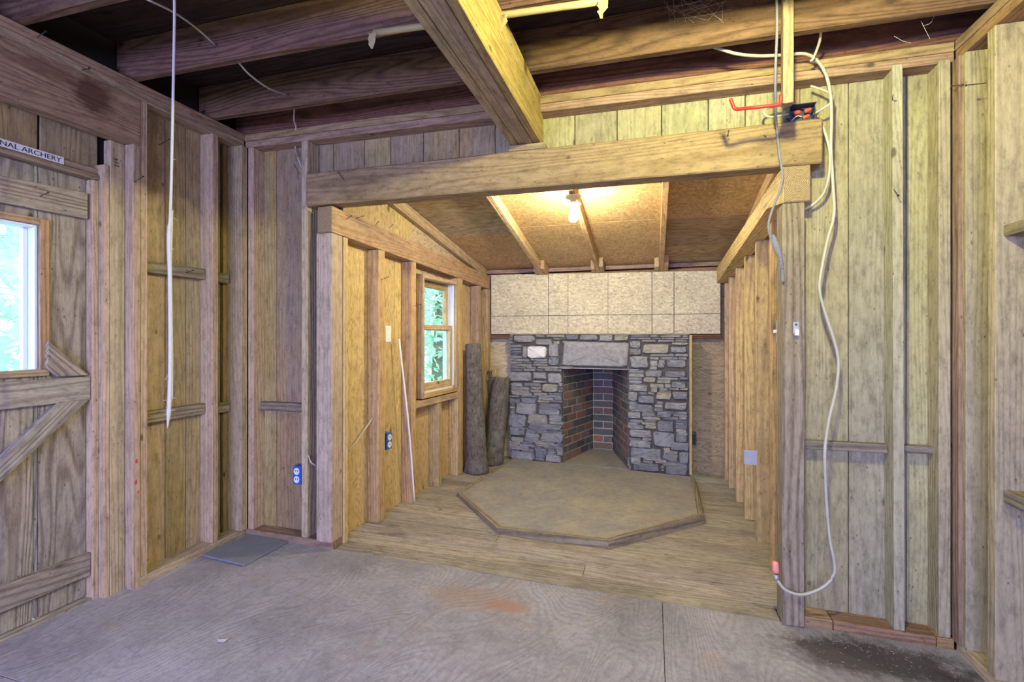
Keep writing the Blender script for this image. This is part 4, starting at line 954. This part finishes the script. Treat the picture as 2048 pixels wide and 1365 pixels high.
for k in range(10):
    p = at_y(1558+random.uniform(-3, 5), 505+random.uniform(0, 40), 2.408); tube('frayed_thread', ROPE_B, [p, p+Vector((random.uniform(-.01, .01), -.004, -.02)), p+Vector((random.uniform(-.02, .02), -.003, -.05))], .0008, rr, 3, 4)
# pole with torn plastic under the joist
pz0, pz1 = at_z(748, 66, 2.432), at_z(1216, 1, 2.432)
pp = empty('yellow_pipe', pz0, 'pale yellow pipe under the joists with torn plastic on its ends', 'pipe')
tube('pipe', YELP, [pz0, pz0.lerp(pz1, .5), pz1], .0125, pp, 3, 12)
for p, d in ((pz0, -1), (pz1.lerp(pz0, .02), 1), (pz1.lerp(pz0, .42), 1)):
    bm = bmesh.new(); G = []
    for i in range(7):
        G.append([bm.verts.new(p+Vector((.016*(j-2)*.5+.01*noise.noise(Vector((i*.7, j*.9, p.x*5))), -.014+.012*noise.noise(Vector((i, j*.5, 3))), -.006-.0075*i*(1+.5*math.sin(j))))) for j in range(5)])
    for i in range(6):
        for j in range(4): bm.faces.new((G[i][j], G[i+1][j], G[i+1][j+1], G[i][j+1]))
    bm_obj('torn_plastic', bm, YELP, pp, smooth=True)

# ================================================================== NAILS
nme = None
def nail(W, u, v, n, L=.05, dz=0., dt=0., r=.0022):
    a = W.at(u, v, n); d = (W.n+Vector((0, 0, dz))+W.t*dt).normalized()
    global nme
    if nme is None:
        bm = bmesh.new(); tube_bm(bm, [Vector((0, 0, -.01)), Vector((0, 0, .05))], .0018, 6); tube_bm(bm, [Vector((0, 0, .05)), Vector((0, 0, .052))], .0045, 8)
        nme = bpy.data.meshes.new('nail'); bm.to_mesh(nme); bm.free(); nme.materials.append(NAILM)
    z = d; ref = Vector((0, 0, 1)) if abs(z.z) < .9 else Vector((0, 1, 0)); x = ref.cross(z).normalized(); y = z.cross(x)
    M = Matrix.Translation(a) @ Matrix((x, y, z)).transposed().to_4x4() @ Matrix.Diagonal((1, 1, L/.05, 1))
    o = bpy.data.objects.new('nail', nme); C.objects.link(o); o.matrix_world = M; o.parent = W.root; o.matrix_parent_inverse = W.root.matrix_world.inverted()
bpy.context.view_layer.update()
for a in ((75, 74, .003, .05, .3), (165, 140, .003, .04, .0), (268, 364, .004, .06, .35), (80, 393, -.092, .05, .25), (318, 290, -.09, .07, .3), (372, 545, -.048, .05, .2), (330, 527, -.048, .04, .5)): nail(WL, *a)
for a in ((598, 346, .0, .05, .9), (688, 360, .02, .05, 1.0, -.5), (1455, 272, .02, .04, .2), (1532, 274, .02, .035, -.2, -.4), (1785, 200, 0, .05, .0, -.4), (1788, 380, 0, .05, -.9, .0), (1905, 202, 0, .06, .0, .3)): nail(WF, *a)
for a in ((1940, 168, -.02, .06, .0), (1965, 167, -.0, .05, .0)): nail(WR, *a)
for a in ((692, 439, .0, .06, .2, -.4), (712, 437, 0, .05, .3, .3), (751, 450, 0, .03, .8), (780, 455, 0, .03, .7), (762, 560, 0, .06, .3), (830, 612, 0, .05, .2)): nail(AL, *a)
# nail points through the underside of the header and plate
for u, v in ((761, 405), (785, 402), (918, 395), (990, 390), (1065, 386), (1148, 379), (1234, 374), (1322, 368), (1416, 360)):
    p = at_y(u, v, 2.50); o = bpy.data.objects.new('nail', nme); C.objects.link(o); o.location = (p.x, 2.5, 1.982); o.rotation_euler = (math.pi, 0, 0); o.scale = (.7, .7, .35); o.parent = hb; o.matrix_parent_inverse = hb.matrix_world.inverted()
# little debris on the floor
DEB = plain('wood_debris', (.42, .36, .28), .9, vary=.4)
bm = bmesh.new()
def chip(p, s):
    a = random.uniform(0, 6.28); d = Vector((math.cos(a), math.sin(a), 0)); e = Vector((-d.y, d.x, 0)); l = s*random.uniform(.6, 1.6); wv = s*random.uniform(.15, .4)
    q = [p+d*l+e*wv, p-d*l+e*wv*.6, p-d*l-e*wv, p+d*l-e*wv*.5]; lo = [bm.verts.new(x+Vector((0, 0, .0004))) for x in q]; hi = [bm.verts.new(x+Vector((0, 0, s*.3+.0004))) for x in q]
    bm.faces.new(lo[::-1]); bm.faces.new(hi)
    for j in range(4): bm.faces.new((lo[j], lo[(j+1) % 4], hi[(j+1) % 4], hi[j]))
def scatter(n, f, s0, s1):
    for _ in range(n):
        x, y = f(); chip(Vector((x, y, fz(x))), random.uniform(s0, s1))
scatter(260, lambda: (random.uniform(.55, 1.17), 2.42-abs(random.gauss(0, .10))), .001, .004)
scatter(120, lambda: (1.17-abs(random.gauss(0, .08)), random.uniform(1.7, 2.4)), .001, .004)
scatter(160, lambda: (random.uniform(-2.2, 1.0), random.uniform(1.2, 2.42)), .001, .003)
scatter(120, lambda: (random.uniform(-1.6, .5), random.uniform(2.45, 2.9)), .001, .0035)
tag(bm_obj('floor_debris', bm, DEB), 'scattered wood chips and crumbs along the floor edges', 'debris', kind='stuff')
# cobweb threads in the joists on the right
WEB = plain('cobweb', (.55, .55, .5), .9); bm = bmesh.new()
for k in range(26):
    a = at_y(1300+random.uniform(0, 180), random.uniform(-40, 20), 2.2); b = at_y(1330+random.uniform(0, 120), random.uniform(-5, 48), 2.205)
    tube_bm(bm, smooth_path([a, (a+b)/2+Vector((0, -.01, -.012)), b], 4), .0004, 3)
for uv in (((1870, 25), (1862, 45), (1845, 52)), ((1788, 72), (1806, 82), (1822, 86)), ((1842, 42), (1852, 62), (1860, 78)), ((1053, 62), (1056, 75), (1050, 95))):
    tube_bm(bm, smooth_path([at_y(u, v, 2.30) for u, v in uv], 5), .0007, 4)
tag(bm_obj('cobweb', bm, WEB), 'wispy cobweb threads in the joists at upper right', 'cobweb', kind='stuff')

# ================================================================== OUTSIDE
GRASS = plain('grass_ground', (.30, .42, .22), .95, vary=.5, nscale=3)
bm = bmesh.new(); v = [bm.verts.new(p) for p in ((-40, -30, -.5), (30, -30, -.5), (30, 40, -.5), (-40, 40, -.5))]; bm.faces.new(v)
tag(bm_obj('ground', bm, GRASS), 'mown grass ground outside the windows', 'ground', kind='structure')
def leafmat(n, c):
    m = N(n); d = m.n('BsdfDiffuse'); t = m.n('BsdfTranslucent'); c2 = m.mix(m.n('ObjectInfo').outputs['Random'], c, tuple(x*1.2 for x in c))
    m.l(c2, d.inputs[0]); m.l(c2, t.inputs[0]); x = m.n('MixShader'); x.inputs[0].default_value = .5; m.l(d.outputs[0], x.inputs[1]); m.l(t.outputs[0], x.inputs[2]); m.l(x.outputs[0], m.t.nodes['Material Output'].inputs['Surface']); return m.m
LEAF = leafmat('tree_leaves', (.46, .62, .50)); TRUNK = plain('tree_bark', (.20, .16, .13), .9, vary=.3)
def tree(x, y, h, r, label, n=2600):
    t = empty('tree', (x, y, -.5), label, 'tree', 'trees outside the windows')
    tube('trunk', TRUNK, [(x, y, -.5), (x+.1, y, h*.4), (x, y+.1, h*.8)], lambda f: .14*(1-.6*f), t)
    bm = bmesh.new()
    for _ in range(n):
        d = Vector((random.gauss(0, 1), random.gauss(0, 1), random.gauss(0, 1))).normalized()*random.random()**.4
        p = Vector((x+d.x*r, y+d.y*r, h*.58+d.z*h*.55)); a = Vector((random.gauss(0, 1), random.gauss(0, 1), random.gauss(0, .6))).normalized(); b = a.cross(Vector((random.random(), random.random(), 1))).normalized(); s = random.uniform(.05, .11)
        bm.faces.new([bm.verts.new(q) for q in (p-a*s, p+b*s*.6, p+a*s, p-b*s*.6)])
    bm_obj('foliage', bm, LEAF, t)
for i_, (x, y, h, r, lb) in enumerate(((-5.6, 3.2, 4.2, 1.4, 'leafy tree seen through the door window'), (-8.5, 5.2, 6, 2.2, 'taller tree behind the one seen through the door window'), (-3.7, 8.0, 4.0, 1.3, 'leafy tree closest outside the alcove window'), (-5.0, 12.0, 7, 2.5, 'tall tree farthest back outside the alcove window'))):
    tree(x, y, h, r, lb, 4200)
